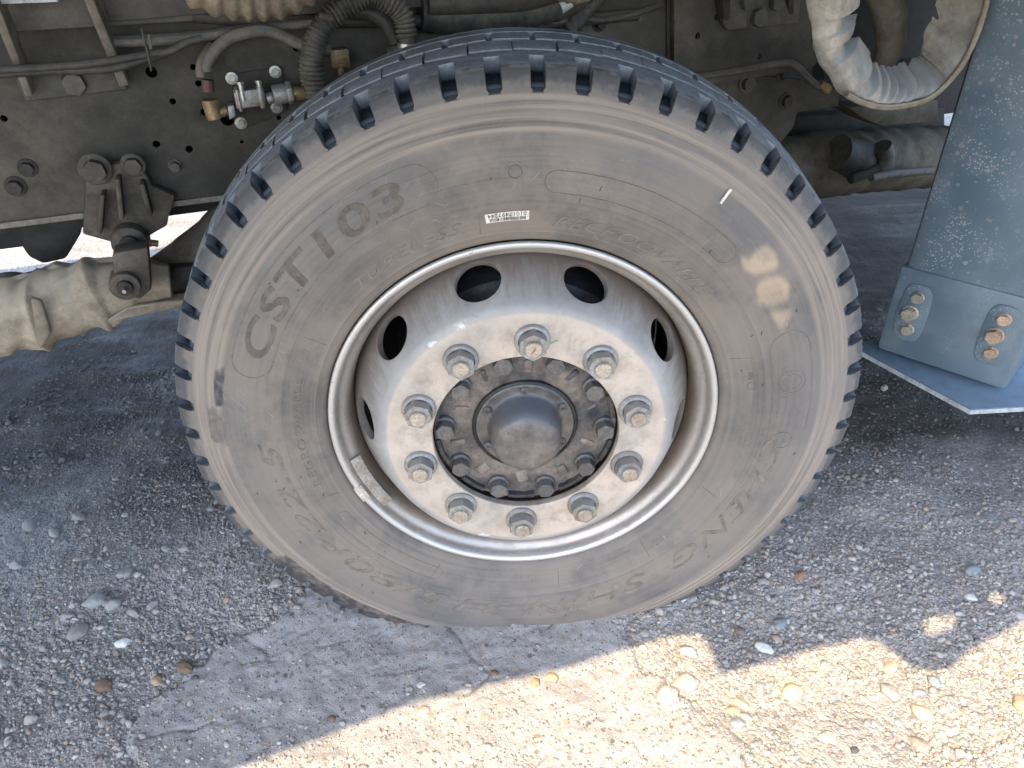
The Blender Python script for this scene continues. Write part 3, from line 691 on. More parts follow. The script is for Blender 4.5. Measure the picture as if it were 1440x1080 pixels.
def text_raw(s, size=1.0, sx=1.0, bold=0, extrude=.0):
    cu = bpy.data.curves.new('t', 'FONT'); cu.body = s; cu.size = size; cu.align_x = 'CENTER'; cu.space_character = 1.08; cu.offset = bold; cu.resolution_u = 3
    cu.extrude = extrude
    o = bpy.data.objects.new('t', cu); COL.objects.link(o); dg = bpy.context.evaluated_depsgraph_get(); me = o.evaluated_get(dg).to_mesh()
    bm = bmesh.new(); bm.from_mesh(me); o.evaluated_get(dg).to_mesh_clear()
    xs_ = [v.co.x for v in bm.verts]; xa, xb = min(xs_), max(xs_)
    for i in range(1, int((xb-xa)/.09)+1): bmesh.ops.bisect_plane(bm, geom=bm.verts[:]+bm.edges[:]+bm.faces[:], plane_co=(xa+i*.09, 0, 0), plane_no=(1, 0, 0))
    for i in range(6): bmesh.ops.bisect_plane(bm, geom=bm.verts[:]+bm.edges[:]+bm.faces[:], plane_co=(0, .06+i*.12, 0), plane_no=(0, 1, 0))
    V = [(v.co.x*sx, v.co.y, v.co.z) for v in bm.verts]; bm.verts.index_update(); Fc = [tuple(v.index for v in f.verts) for f in bm.faces]; bm.free()
    bpy.data.objects.remove(o); return V, Fc
def arc_text(s, r0, h, deg, span, mat, name='raised_lettering', lift=.0006, slant=0.0, bold=.02, flip=False, thick=.0012):
    V, Fc = text_raw(s, 1.0, 1.0, bold, .5); W_ = max(v[0] for v in V)-min(v[0] for v in V); cx = (max(v[0] for v in V)+min(v[0] for v in V))/2
    out = []
    for x, y, z in V:
        v = y/.7; u = (x-cx)/W_+slant*(v-.5)/len(s)
        a = deg-u*span if not flip else deg+u*span
        r = r0+v*h if not flip else r0+h-v*h
        out.append(side_pt(r, a, lift if z > 0 else -.0010)-WC)
    me = bpy.data.meshes.new(name); me.from_pydata(out, [], Fc); me.update(); me.materials.append(mat)
    return to_obj(name, None, None, None, wheel, None, WMAT, me)
def side_line(pts, rad=.0008, name='moulded_line', mat=None):
    P = [side_pt(r, a, .0001)-WC for r, a in pts]; b = MB(); b.tube(P, rad, 6)
    me = bpy.data.meshes.new(name); me.from_pydata(b.v, [], b.f); me.update(); me.materials.append(mat or M['line']); me.shade_smooth()
    return to_obj(name, None, None, None, wheel, None, WMAT, me)
def pill(r0, r1, a0, a1, rad=.0008):
    rc = (r0+r1)/2; h = (r1-r0)/2; ea = math.degrees(h/rc); P = []
    for i in range(41): P.append((r1, a0+(a1-a0)*i/40))
    sg = 1 if a1 > a0 else -1
    for i in range(1, 16): t = PI/2-PI*i/16; P.append((rc+h*math.sin(t), a1+sg*ea*math.cos(t)))
    for i in range(41): P.append((r0, a1+(a0-a1)*i/40))
    for i in range(1, 16): t = -PI/2+PI*i/16; P.append((rc+h*math.sin(t), a0-sg*ea*math.cos(t)))
    P.append(P[0]); return side_line(P, rad)
arc_text('CST103', .3885, .036, 134.5, 46, M['letter'], slant=.15, bold=.018)
pill(.380, .434, 158.5, 109)
arc_text('TUBELESS', .3275, .0165, 118, 28, M['line'], bold=-.005, slant=.5)
arc_text('REGROOVABLE', .3255, .0165, 62, 41, M['line'], bold=-.005, slant=.5)
arc_text('315/80R22.5', .374, .027, -138, 84, M['line'], slant=.4, bold=.004)
arc_text('CHENG', .374, .030, -27, 44, M['line'], bold=.0, slant=.4)
arc_text('SHIN', .374, .030, -74, 32, M['line'], bold=.0, slant=.4)
arc_text('REGROOVABLE', .334, .012, 178, 34, M['line'], bold=-.01)
pill(.373, .402, 47, 84, .0006)
pill(.374, .430, 19.5, -1.0, .0006)
pill(.328, .350, -152, -118, .0006)
for rr_, aa_, h_ in ((.401, 11, .019), (.401, 11, .013), (.399, -4.5, .015), (.344, 11, .006), (.4, 91.5, .008)):
    side_line([(rr_+h_*math.sin(t*PI/14), aa_+math.degrees(h_*math.cos(t*PI/14)/rr_)) for t in range(29)], .0006)
arc_text('CHENGSHIN', .387, .008, 11, 8, M['line'], bold=-.005)
arc_text('1216', .341, .006, 14, 2, M['letter'])
for a_ in (150, 168, 44, 20, -25, -52, -80, -105, -118, -160, 100):   # short mould vent seams
    side_line([(.321, a_), (.345, a_-.6), (.352, a_-.8)], .0004)
rv = random.Random(9)
for _ in range(46):                                                # rubber vent whiskers
    r_, a_ = rv.uniform(.33, .435), rv.choice([rv.uniform(-175, -60), rv.uniform(-60, 170)]); p0 = side_pt(r_, a_, 0)
    b = MB(); b.tube([p0-WC, p0-WC+Vector((rv.uniform(-.001, .003), -.0015, rv.uniform(.003, .007)))], .00045, 5); b.obj('rubber_whisker', M['seal'], wheel, None, 0, None, WMAT)
# barcode sticker
def side_patch(name, r0, r1, a0, a1, mat, lift, nr=3, na=8):
    P = [side_pt(r0+(r1-r0)*i/nr, a0+(a1-a0)*j/na, lift)-WC for i in range(nr+1) for j in range(na+1)]
    Fq = [(i*(na+1)+j, i*(na+1)+j+1, (i+1)*(na+1)+j+1, (i+1)*(na+1)+j) for i in range(nr) for j in range(na)]
    return P, Fq
P, Fq = side_patch('', .3345, .3480, 98.2, 88.8, None, .0008)
st_o = to_obj('barcode_sticker', P, Fq, M['sticker'], wheel, None, WMAT); tag(st_o, 'small white barcode sticker reading 01017497244 upside down')
b = MB(); rb = random.Random(5); a_ = 97.3
while a_ > 89.6:
    w_ = rb.choice([.08, .08, .14, .22]); P, Fq = side_patch('', .3354, .3402, a_, a_-w_, None, .0012, 1, 1); b.add(P, Fq); a_ -= w_+rb.choice([.09, .12, .18])
b.obj('barcode_bars', M['ink'], wheel, None, 0, None, WMAT)
arc_text('01017497244', .3412, .0058, 93.5, 8.2, M['ink'], 'barcode_number', .0013, 0, .0, True)
# thin slit of sunlight painted on as a pale stroke
b = MB(); P, Fq = side_patch('', 0, 0, 0, 0, None, 0, 1, 1)
q0, q1 = (0.2474,-0.0310,0.8065), (0.2583,-0.0310,0.8243)
b.box((Vector(q0)+Vector(q1))/2, (Vector(q0)-Vector(q1)).length, .0012, .0035, ax=((Vector(q1)-Vector(q0)).normalized(), Vector((0, 1, 0)), Vector((0, 0, 1)).cross(Vector((0,1,0))).normalized().cross((Vector(q1)-Vector(q0)).normalized()) if False else (Vector(q1)-Vector(q0)).normalized().cross(Vector((0, 1, 0)))))
b.obj('painted_sun_slit', M['sticker'], wheel, None)

# ---- rim
def lathe(prof, seg=180, closed=False):
    V = []; n = len(prof)
    for i in range(seg):
        a = 2*PI*i/seg; V += [(r*math.cos(a), y, r*math.sin(a)) for r, y in prof]
    m = n if closed else n-1
    return V, [(i*n+j, i*n+(j+1) % n, ((i+1) % seg)*n+(j+1) % n, ((i+1) % seg)*n+j) for i in range(seg) for j in range(m)]
V, Fc = lathe([(.2935, .006), (.2975, .003), (.2990, 0), (.2985, -.003), (.2965, -.0048), (.2935, -.0050), (.2905, -.0035), (.2885, -.0005), (.2870, .003), (.2858, .007), (.2846, .010), (.2828, .0125),
  (.2800, .0148), (.2765, .0176), (.2735, .0215), (.2712, .027), (.2698, .035), (.2688, .050), (.2680, .075), (.2700, .090), (.2640, .105), (.2620, .125), (.2620, .26), (.2780, .28), (.2780, .30), (.2980, .31)], 240)
rim = to_obj('rim', V, Fc, M['rim'], wheel, .9, WMAT); tag(rim, 'silver rim flange, brown with dust in its gutter')
# ---- disc with ten hand holes and the hub bore
pr = [(.2700, .088), (.2690, .070), (.2655, .052), (.2580, .034), (.2480, .016), (.2380, -.002), (.2285, -.018), (.2215, -.0280), (.2165, -.0322), (.2110, -.0340), (.1900, -.0342), (.1420, -.0340), (.1405, -.0325), (.1405, -.0210),
      (.2070, -.0210), (.2140, -.0150), (.2290, .006), (.2400, .025), (.2500, .044), (.2570, .060), (.2600, .088)]
V, Fc = lathe(pr, 200, True)
dm = bpy.data.meshes.new('d'); dm.from_pydata(V, [], Fc); dm.update(); do = bpy.data.objects.new('d', dm); COL.objects.link(do)
cb = MB(); A0 = 86.8
for i in range(10):
    a = math.radians(A0+18+36*i); er = Vector((math.cos(a), 0, math.sin(a))); ax = (er*.80+Vector((0, -.60, 0))).normalized()
    c = er*.2455+Vector((0, .012, 0)); cb.cyl(c-ax*.06, c+ax*.06, .0335, 40)
cm = bpy.data.meshes.new('c'); cm.from_pydata(cb.v, [], cb.f); cm.update(); bmx = bmesh.new(); bmx.from_mesh(cm); bmesh.ops.recalc_face_normals(bmx, faces=bmx.faces); bmx.to_mesh(cm); bmx.free()
bmx = bmesh.new(); bmx.from_mesh(dm); bmesh.ops.recalc_face_normals(bmx, faces=bmx.faces); bmx.to_mesh(dm); bmx.free()
co_ = bpy.data.objects.new('c', cm); COL.objects.link(co_)
md = do.modifiers.new('b', 'BOOLEAN'); md.operation = 'DIFFERENCE'; md.object = co_; md.solver = 'EXACT'
bv = do.modifiers.new('v', 'BEVEL'); bv.width = .0018; bv.segments = 2; bv.limit_method = 'ANGLE'; bv.angle_limit = .9
dg = bpy.context.evaluated_depsgraph_get(); dg.update(); me = bpy.data.meshes.new_from_object(do.evaluated_get(dg)); me.name = 'wheel_disc'
bpy.data.objects.remove(do); bpy.data.objects.remove(co_); me.materials.clear(); me.materials.append(M['disc']); me.shade_smooth(); me.set_sharp_from_angle(angle=.6)
wd = to_obj('wheel_disc', None, None, None, wheel, None, WMAT, me); tag(wd, 'dished steel wheel disc with cream dusty face and ten round hand holes')

# ---- wheel nuts
def hexnut(washer_r, washer_h, hex_r, hex_h, seg=28, dome=.0, hole=None):
    """axis along -Y from y=0"""
    b = MB(); pw = [(0, 0), (washer_r, 0), (washer_r, -washer_h*.55), (washer_r*.93, -washer_h), (hex_r*.95, -washer_h*1.15)]
    V, Fc = lathe(pw, seg); b.add(V, Fc)
    hx = []
    for lev, f in ((-washer_h*.9, 1), (-washer_h-hex_h*.86, 1), (-washer_h-hex_h, .965)):
        for j in range(12):
            a = PI*j/6; rr = hex_r*(1 if j % 2 == 0 else math.cos(PI/6)); hx.append((rr*f*math.cos(a) if f == 1 else min(rr, hex_r*.965)*math.cos(a), lev, rr*f*math.sin(a) if f == 1 else min(rr, hex_r*.965)*math.sin(a)))
    Fh = [(l*12+j, l*12+(j+1) % 12, (l+1)*12+(j+1) % 12, (l+1)*12+j) for l in range(2) for j in range(12)]+[tuple(24+j for j in range(12))]
    b.add(hx, Fh); return b
nutb = hexnut(.0255, .0055, .0210, .0175); nut_me = None
studb = MB(); V, Fc = lathe([(.0118, 0), (.0118, -.0058), (.0106, -.0072), (0.0, -.0074)], 24); studb.add(V, Fc)
nut0 = stud0 = None
for i in range(10):
    a = A0-36*i; p = WPt(.1675, a, -.0340); rot = Matrix.Rotation(math.radians(RNG.uniform(0, 60)), 4, 'Y')
    Mx = Matrix.Translation(p) @ rot; Ms = Matrix.Translation(p+Vector((0, -.0225, 0))) @ rot
    if nut0 is None: nut0 = nutb.obj('wheel_nut', M['nut'], wheel, .5, 0, None, Mx); stud0 = studb.obj('stud_end', M['stud'], wheel, .5, 0, None, Ms)
    else:
        to_obj('wheel_nut', None, None, None, wheel, None, Mx, nut0.data); to_obj('stud_end', None, None, None, wheel, None, Ms, stud0.data)
# red scribble on the top stud end, green stroke on the disc beside its nut
p = WPt(.1675, A0, -.0642); b = MB()
for k_ in range(4): b.box(p+Vector((-.002+.0012*k_, -.0002, -.003+.002*k_)), .004, .0003, .0007, ax=(Vector((.8, 0, .6)), Vector((0, 1, 0)), Vector((-.6, 0, .8))))
b.obj('red_mark', M['redmark'], wheel, None)
p = Vector((0.0396,-0.0348,0.6180)); b = MB(); b.box(p, .011, .0004, .0016, ax=(Vector((.93, 0, .36)), Vector((0, 1, 0)), Vector((-.36, 0, .93)))); b.obj('green_mark', M['greenmark'], wheel, None)

# ---- hub
V, Fc = lathe([(.074, .004), (.080, .000), (.084, -.002), (.096, -.0030), (.112, -.002), (.128, .001), (.1310, -.001), (.1345, -.0105), (.1388, -.0115), (.1395, -.008), (.1400, .06), (.10, .07)], 120)
hv = [Vector(v)+Vector((0, 1, 0))*.0025*noise.noise(Vector(v)*55)+Vector((0, 1, 0))*.002*noise.noise(Vector(v)*140) for v in V]
to_obj('hub', hv, Fc, M['hub'], wheel, 1.0, WMAT)
b = MB()
for i in range(10):      # raised casting pads between the hub bolts
    a = math.radians(A0+36*i); er = Vector((math.cos(a), 0, math.sin(a))); et = Vector((-math.sin(a), 0, math.cos(a)))
    b = MB(); b.box(WC+er*(.106+.004*math.sin(i*2.3))+Vector((0, -.0005+.001*math.sin(i*1.7), 0)), .022+.008*math.sin(i*3.1), .009, .013+.006*math.sin(i*5.3), ax=((er+et*.3*math.sin(i*4.1)).normalized(), Vector((0, 1, 0)), (et-er*.3*math.sin(i*4.1)).normalized())); b.obj('hub_rib', M['hub'], wheel, .6, .0035)
for i in range(10):
    b = MB(); a0, a1 = A0+18+36*i+9, A0+18+36*i+27; P = []
    n_ = 8
    for rr_, yy in ((.1325, -.0150), (.1385, -.0150), (.1385, .02), (.1325, .02)): P.append([Vector((rr_*math.cos(math.radians(a0+(a1-a0)*t/n_)), yy, rr_*math.sin(math.radians(a0+(a1-a0)*t/n_)))) for t in range(n_+1)])
    V = [v for g_ in P for v in g_]; m_ = n_+1
    b.add(V, [(k_*m_+t, k_*m_+t+1, ((k_+1) % 4)*m_+t+1, ((k_+1) % 4)*m_+t) for k_ in range(4) for t in range(n_)]+[(0, m_, 2*m_, 3*m_), (n_, 3*m_+n_, 2*m_+n_, m_+n_)])
    b.v = [v+WC for v in b.v]; b.obj('hub_spigot', M['hubd'], wheel, .6, 0)
hb = MB(); V, Fc = lathe([(.0, 0), (.0165, 0), (.0165, -.006), (.0140, -.008)], 24); hb.add(V, Fc)
hx = hexnut(.0145, .002, .0145, .0140); hb.add([Vector(v)+Vector((0, -.007, 0)) for v in hx.v], hx.f); hb0 = None
for i in range(10):
    a = A0+18-36*i; Mx = Matrix.Translation(WPt(.1225, a, -.0015)) @ Matrix.Rotation(math.radians(RNG.uniform(0, 60)), 4, 'Y')
    if hb0 is None: hb0 = hb.obj('hub_bolt', M['hbolt'], wheel, .5, 0, None, Mx)
    else: to_obj('hub_bolt', None, None, None, wheel, None, Mx, hb0.data)
V, Fc = lathe([(.0775, .004), (.0800, .001), (.0815, -.003), (.0800, -.0065), (.0765, -.0065), (.0755, .0)], 90)
to_obj('seal_ring', V, Fc, M['seal'], wheel, 1.2, WMAT)
V, Fc = lathe([(.0760, .002), (.0755, -.0060), (.0735, -.0070), (.0705, -.0055), (.0600, -.0050), (.0570, -.0065), (.0560, -.0120), (.0548, -.0250), (.0535, -.0400), (.0505, -.0500), (.0455, -.0560), (.0380, -.0585), (.0200, -.0598), (.0, -.0600)], 96)
hc = to_obj('hub_cap', V, Fc, M['cap'], wheel, 1.2, WMAT); tag(hc, 'domed dark hub cap with worn brown front')
sb = MB(); V, Fc = lathe([(0.0066, 0), (.0066, -.0035), (.0050, -.0052), (.0028, -.0054), (.0024, -.0032), (0, -.0032)], 18); sb.add(V, Fc); s0 = None
for i in range(6):
    Mx = Matrix.Translation(WPt(.0660, 90+60*i, -.0052))
    if s0 is None: s0 = sb.obj('cap_screw', M['hbolt'], wheel, .5, 0, None, Mx)
    else: to_obj('cap_screw', None, None, None, wheel, None, Mx, s0.data)
# ---- balance weight clipped on the lip
def arcbar(r0, r1, y0, y1, a0, a1, n=18):
    b = MB(); P = []
    for rr_, yy in ((r0, y1), (r1, y0), (r1-.002, y0-.006), (r0-.002, y1-.006)): P.append([Vector((rr_*math.cos(math.radians(a0+(a1-a0)*t/n)), yy, rr_*math.sin(math.radians(a0+(a1-a0)*t/n)))) for t in range(n+1)])
    V = [v for g_ in P for v in g_]; m_ = n+1
    return b.add(V, [(k_*m_+t, k_*m_+t+1, ((k_+1) % 4)*m_+t+1, ((k_+1) % 4)*m_+t) for k_ in range(4) for t in range(n)]+[(0, m_, 2*m_, 3*m_), (n, 3*m_+n, 2*m_+n, m_+n)])
b = arcbar(.2700, .2862, .0095, .0200, -167.5, -145.5)
o = b.obj('balance_weight', M['weight'], wheel, .6, .002, None, WMAT)
tag(o, 'curved pale lead balance weight in the rim gutter')
b = MB()
for aa_ in (-155.6, -153.6): q = Vector((.2770*math.cos(math.radians(aa_)), .0105, .2770*math.sin(math.radians(aa_)))); b.cyl(q+Vector((0, .002, 0)), q+Vector((0, -.0012, 0)), .0018, 12)
o = b.obj('weight_hole', M['seal'], wheel, .5, 0, None, WMAT)
b = arcbar(.2870, .3015, -.0005, .0030, -158.3, -152.2, 10); o = b.obj('weight_clip', M['weight'], wheel, .6, .0015, None, WMAT)
# ---- brake drum behind the disc
V, Fc = lathe([(.05, .075), (.19, .080), (.205, .088), (.208, .10), (.208, .24), (.215, .245), (.215, .26), (.05, .265)], 90)
to_obj('brake_drum', V, Fc, grimy('drum_iron', (.055, .058, .062), (.11, .11, .115), .6, .3, .5, 14, .6), wheel, .8, WMAT)
V, Fc = lathe([(.05, .268), (.262, .270), (.262, .272), (.05, .276)], 60)
to_obj('dust_shield', V, Fc, M['dark'], wheel, .8, WMAT)
# axle stub behind wheel
b = MB(); b.tube([(0, .27, .455), T(.06, .5, .42), T(0.05, .9, .38), T(.05, 1.6, .38)], .06, 16, True, .03); b.obj('front_axle', M['dark'], truck)

# ================================================================== chassis, left part
def plate_holes(name, poly, thick, holes, mat, parent, n=None):
    """flat plate in the vertical truck plane, with real round holes: 2D curve fill"""
    cu = bpy.data.curves.new(name, 'CURVE'); cu.dimensions = '2D'; cu.fill_mode = 'BOTH'; cu.extrude = thick/2; cu.bevel_depth = 0
    def spl(P):
        s = cu.splines.new('POLY'); s.points.add(len(P)-1)
        for q, (x, y) in zip(s.points, P): q.co = (x, y, 0, 1)
        s.use_cyclic_u = True
    spl(poly)
    for h in holes:
        if not hasattr(h[0], '__len__'): spl([(h[0]+h[2]*math.cos(2*PI*t/16), h[1]+h[2]*math.sin(2*PI*t/16)) for t in range(16)])
        else: spl(h)
    o = bpy.data.objects.new(name, cu); COL.objects.link(o); dg = bpy.context.evaluated_depsgraph_get()
    me = bpy.data.meshes.new_from_object(o.evaluated_get(dg)); bpy.data.objects.remove(o); me.name = name; me.materials.clear(); me.materials.append(mat)
    return me
def sz(p): v = Vector(p); return (v.dot(TS), v.z)
def plate_t(name, pts, n, thick, holes, mat, parent=truck):
    me = plate_holes(name, [sz(p) for p in pts], thick, [(*sz(h[0]), h[1]) for h in holes], mat, parent)
    Mx = Matrix((TS, TZ, -TN)).transposed().to_4x4(); Mx.translation = TN*n
    return to_obj(name, None, None, None, parent, None, Mx, me)
N0 = .50
rail_holes = [((-0.5605,0.3436,0.9187), .0085), ((-0.5010,0.3630,0.9212), .005), ((-0.4995,0.3634,0.8966), .005), ((-0.5418,0.3497,0.8734), .005), ((-0.5010,0.3629,0.8528), .006), ((-0.5810,0.3370,0.8104), .006), ((-0.5360,0.3516,0.7971), .006), ((-0.4553,0.3778,0.7995), .003),
              ((-0.3463,0.4132,0.9372), .005), ((-0.7698,0.2756,0.8704), .005), ((-0.4689,0.3734,0.8394), .012), ((-0.3910,0.3987,0.8325), .004)]
sA = -1.9; pA = T(sA, N0, .705); zb = .713
plate_t('rail_web', [T(-1.9, N0, zb), T(.66, N0, zb), T(.66, N0, 1.04), T(-1.9, N0, 1.04)], N0, .008, rail_holes, M['frame'])
b = MB(); b.box(T(-.62, N0+.035, zb-.004), 2.56, .08, .008, TAX); b.obj('rail_lower_flange', M['frame'], truck)
b = MB(); b.box(T(-.62, N0-.006, zb-.002), 2.56, .006, .009, TAX); b.obj('rail_lip', M['gus'], truck)
b = MB(); b.box(T(-.62, N0+.085, zb+.15), 2.56, .006, .40, TAX); b.obj('rail_light_stop', M['dark'], truck)  # added closure, keeps far light from showing through the rail holes
# subframe above: side panel with gussets
b = MB(); b.box(T(-.86, N0-.030, 1.085), 1.9, .012, .190, TAX); b.obj('subframe_beam', M['framel'], truck)
b = MB(); b.prism([(-0.9172,0.1646,1.0312), (-0.6238,0.2599,1.0274), (-0.6084,0.2650,1.0780), (-0.8925,0.1727,1.0876)], TN*-.03); b.obj('beam_top_lip', M['edge'], truck)  # pale material stands in for sky light on the lip
b = MB(); b.prism([(-0.5764,0.2859,0.9959), (-0.3111,0.3721,1.0028), (-0.2992,0.3759,1.0762), (-0.5813,0.2843,1.0850)], TN*.02); b.obj('upper_beam', M['framel'], truck, .6, .002)
b = MB(); b.prism([(-0.5952,0.3324,0.9863), (0.1632,0.5788,0.9703), (0.1598,0.5776,1.0492), (-0.5709,0.3402,1.0740)], TN*.03); b.obj('recess_beam', M['dark'], truck)
# bracket plate with the large hex bolt
b = MB(); b.prism([(-0.7295,0.2803,0.8940), (-0.5951,0.3240,0.8992), (-0.6043,0.3210,0.9288), (-0.7334,0.2790,0.9313)], TN*-.010); b.obj('bracket_plate', M['framel'], truck, .6, .002)
def gusset(name, top_l, top_r, bot_r, bot_l, mat=M['gus'], ex=.05):
    b = MB(); P = [Vector(top_l), Vector(top_r), Vector(bot_r), Vector(bot_l)]; b.prism(P, TN*ex); return b.obj(name, mat, truck, .6, .0015)
gusset('gusset', (-0.5723,0.2136,1.0420), (-0.5611,0.2173,1.0415), (-0.5801,0.2952,0.9083), (-0.5926,0.2911,0.9073))
gusset('gusset', (-0.6777,0.1794,1.0470), (-0.6666,0.1830,1.0465), (-0.7043,0.2548,0.9054), (-0.7135,0.2518,0.9043))
def hexbolt(p, axis, r, h, mat, parent, washer=1.45, name='bolt', label=None):
    p = Vector(p)
    b0 = hexnut(r*washer, .0025, r, h); ax = Vector(axis).normalized(); q = Vector((0, -1, 0)).rotation_difference(ax).to_matrix().to_4x4()
    o = b0.obj(name, mat, parent, .5, 0, None, Matrix.Translation(p) @ q @ Matrix.Rotation(random.uniform(0, 1), 4, 'Y'))
    if label: tag(o, label)
    return o
hexbolt((-0.6579,0.2930,0.9138), -TN, .0165, .012, M['framel'], truck, 1.0)
hexbolt((-0.7623,0.2739,0.7952), -TN, .010, .010, M['dark'], truck)
hexbolt((-0.5617,0.3390,0.7731), -TN, .008, .010, M['rust'], truck)
hexbolt((-0.7868,0.2659,0.7692), -TN, .011, .012, M['dark'], truck)
# twin cables sagging along the beam
def hose(name, pts, r, mat, seg=12, step=.008, rf=None, parent=truck, smooth=1.2):
    b = MB(); b.tube(pts, r, seg, True, step, rf); return b.obj(name, mat, parent, smooth)
hose('air_line', [(-0.7596,0.1948,0.9483),(-0.7071,0.2119,0.9477),(-0.6614,0.2267,0.9468),(-0.6095,0.2436,0.9474),(-0.5643,0.2583,0.9505),(-0.5252,0.2710,0.9542),(-0.4989,0.2795,0.9562),(-0.4761,0.2869,0.9660),(-0.4484,0.2959,0.9718)], .0052, M['rubberhose'])
hose('air_line', [(-0.7671,0.2029,0.9416),(-0.7141,0.2201,0.9409),(-0.6676,0.2352,0.9409),(-0.6163,0.2519,0.9376),(-0.5758,0.2650,0.9382),(-0.5418,0.2761,0.9462),(-0.5126,0.2856,0.9517),(-0.4836,0.2950,0.9632),(-0.4569,0.3037,0.9681)], .0058, M['rubberhose'])
hose('cable', [(-0.5903,0.2919,0.9758),(-0.5453,0.3065,0.9728),(-0.4692,0.3312,0.9737),(-0.3890,0.3573,0.9785),(-0.2845,0.3912,0.9822)], .004, M['rubberhose'])
hose('cable', [(-0.5924,0.2912,0.9683),(-0.5470,0.3059,0.9662),(-0.4705,0.3308,0.9679),(-0.3901,0.3569,0.9726),(-0.2851,0.3910,0.9782)], .0065, M['greyhose'])
hose('cable', [(-0.4766,0.3393,0.9962),(-0.3498,0.3805,0.9809),(-0.2762,0.4044,0.9765),(-0.1307,0.4517,0.9678),(0.0662,0.5157,0.9538),(0.2561,0.5774,0.9565)], .010, M['rubberhose'])
hose('cable_tie', [(-0.5245,0.2607,0.9893),(-0.5248,0.2606,0.9708),(-0.5251,0.2605,0.9520),(-0.5264,0.2601,0.9329)], .0018, M['rubberhose'], 6)
hose('cable_tie', [(-0.5194,0.2676,0.9809),(-0.5209,0.2671,0.9680),(-0.5225,0.2666,0.9548)], .0022, M['greyhose'], 6)

# air hose arch into the valve
hose('air_hose', [(-0.4632,0.3121,0.9224),(-0.4633,0.3121,0.9305),(-0.4535,0.3153,0.9438),(-0.4320,0.3223,0.9621),(-0.4005,0.3325,0.9718),(-0.3655,0.3439,0.9716),(-0.3356,0.3536,0.9555),(-0.3083,0.3625,0.9434),(-0.2770,0.3727,0.9391)], .0088, M['greyhose'])
hose('air_hose', [(-0.4835,0.3371,0.9104),(-0.4808,0.3380,0.9268),(-0.4691,0.3418,0.9433),(-0.4564,0.3459,0.9556)], .0075, M['cover'])
hose('red_sleeve', [(-0.4659,0.3113,0.9104),(-0.4699,0.3100,0.8879)], .0095, M['redhose'])
hose('hose_ferrule', [(-0.4701,0.3099,0.8869),(-0.4705,0.3098,0.8806)], .0105, M['bright'])
hose('elbow_fitting', [(-0.4693,0.3102,0.8815),(-0.4688,0.3103,0.8655),(-0.4674,0.3108,0.8535)], .0135, M['brass'], 8, .008)
hose('connector', [(-0.4660,0.3112,0.8599),(-0.4543,0.3150,0.8619),(-0.4457,0.3178,0.8643)], .008, M['brass'], 8)
# valve: body, cover, nuts
b = MB(); b.prism([(-0.4499,0.3270,0.8711), (-0.4404,0.3301,0.8724), (-0.4409,0.3299,0.8550), (-0.4512,0.3266,0.8505)], TN*-.02); b.obj('hex_nut', M['nut'], truck, .5, .002)
v0, v1 = Vector((-0.4346,0.3214,0.8783)), Vector((-0.3907,0.3357,0.8806)); vd = (v1-v0).normalized()
b = MB(); b.box((v0+v1)/2, (v1-v0).length, .026, .026, (vd, TN, TZ)); b.box(v0+vd*.006, .006, .030, .034, (vd, TN, TZ)); b.box(v0+vd*.040, .008, .030, .034, (vd, TN, TZ)); b.obj('valve_body', M['nut'], truck, .5, .003)
b = MB(); b.cyl((-0.3886,0.3364,0.8750), (-0.3789,0.3395,0.8762), .009); b.cyl((-0.3783,0.3397,0.8794), (-0.3515,0.3484,0.8813), .0155, 14); b.cyl((-0.3579,0.3463,0.8808), (-0.3494,0.3491,0.8811), .018, 6); b.obj('valve_coupling', M['nut'], truck, .5, .001)
b = MB(); b.cyl((-0.3495,0.3491,0.8800), (-0.3273,0.3563,0.8780), .012, 14, .010); b.obj('brass_plug', M['brass'], truck, .5, .002)
for q_ in ((-0.4191,0.3160,0.8916), (-0.3926,0.3246,0.8913)): b = MB(); b.cyl(Vector(q_)-TZ*.014, Vector(q_)+TZ*.010, .0045, 10); b.cyl(Vector(q_)+TZ*.010, Vector(q_)+TZ*.014, .0062, 10); b.obj('valve_screw', M['bright'], truck, .5)
for q_ in ((-0.3807,0.3894,0.9061), (-0.4463,0.3681,0.9018), (-0.3884,0.3869,0.8512), (-0.4468,0.3679,0.8319)):
    b = hexnut(.0100, .0014, .0058, .0035); qq = Vector((0, -1, 0)).rotation_difference(-TN).to_matrix().to_4x4()
    b.obj('bracket_screw', M['bright'], truck, .5, 0, None, Matrix.Translation(q_) @ qq)
b = MB(); b.prism([(-0.4466,0.3701,0.9079), (-0.3713,0.3946,0.9126), (-0.3756,0.3932,0.8448), (-0.4426,0.3714,0.8229), (-0.4578,0.3665,0.8383)], TN*-.003); b.obj('valve_bracket', M['dark'], truck)
# corrugated conduits above the tyre
def corr(pitch, amp):
    return lambda L, a, r, P: r*(1+amp*math.sin(2*PI*L/pitch)+.02*noise.noise(P*40))
hose('corrugated_conduit', [(-0.3063,0.3211,0.8639),(-0.3050,0.3215,0.9063),(-0.3023,0.3224,0.9369),(-0.2906,0.3262,0.9660),(-0.2722,0.3321,0.9864),(-0.2411,0.3423,1.0040),(-0.2086,0.3528,1.0157),(-0.1804,0.3620,1.0046),(-0.1630,0.3676,0.9859),(-0.1594,0.3688,0.9553)], .0155, M['coil'], 18, .0009, corr(.0068, .16))
hose('corrugated_conduit', [(-0.3233,0.3471,0.8916),(-0.3224,0.3474,0.9232),(-0.3141,0.3501,0.9484),(-0.3002,0.3546,0.9707),(-0.2842,0.3598,0.9866)], .0085, M['coil'], 12, .0012, corr(.0055, .2))
hose('conduit_clip', [(-0.2826,0.3130,0.9945),(-0.2730,0.3161,0.9920),(-0.2616,0.3198,0.9875)], .006, M['rust'], 8)
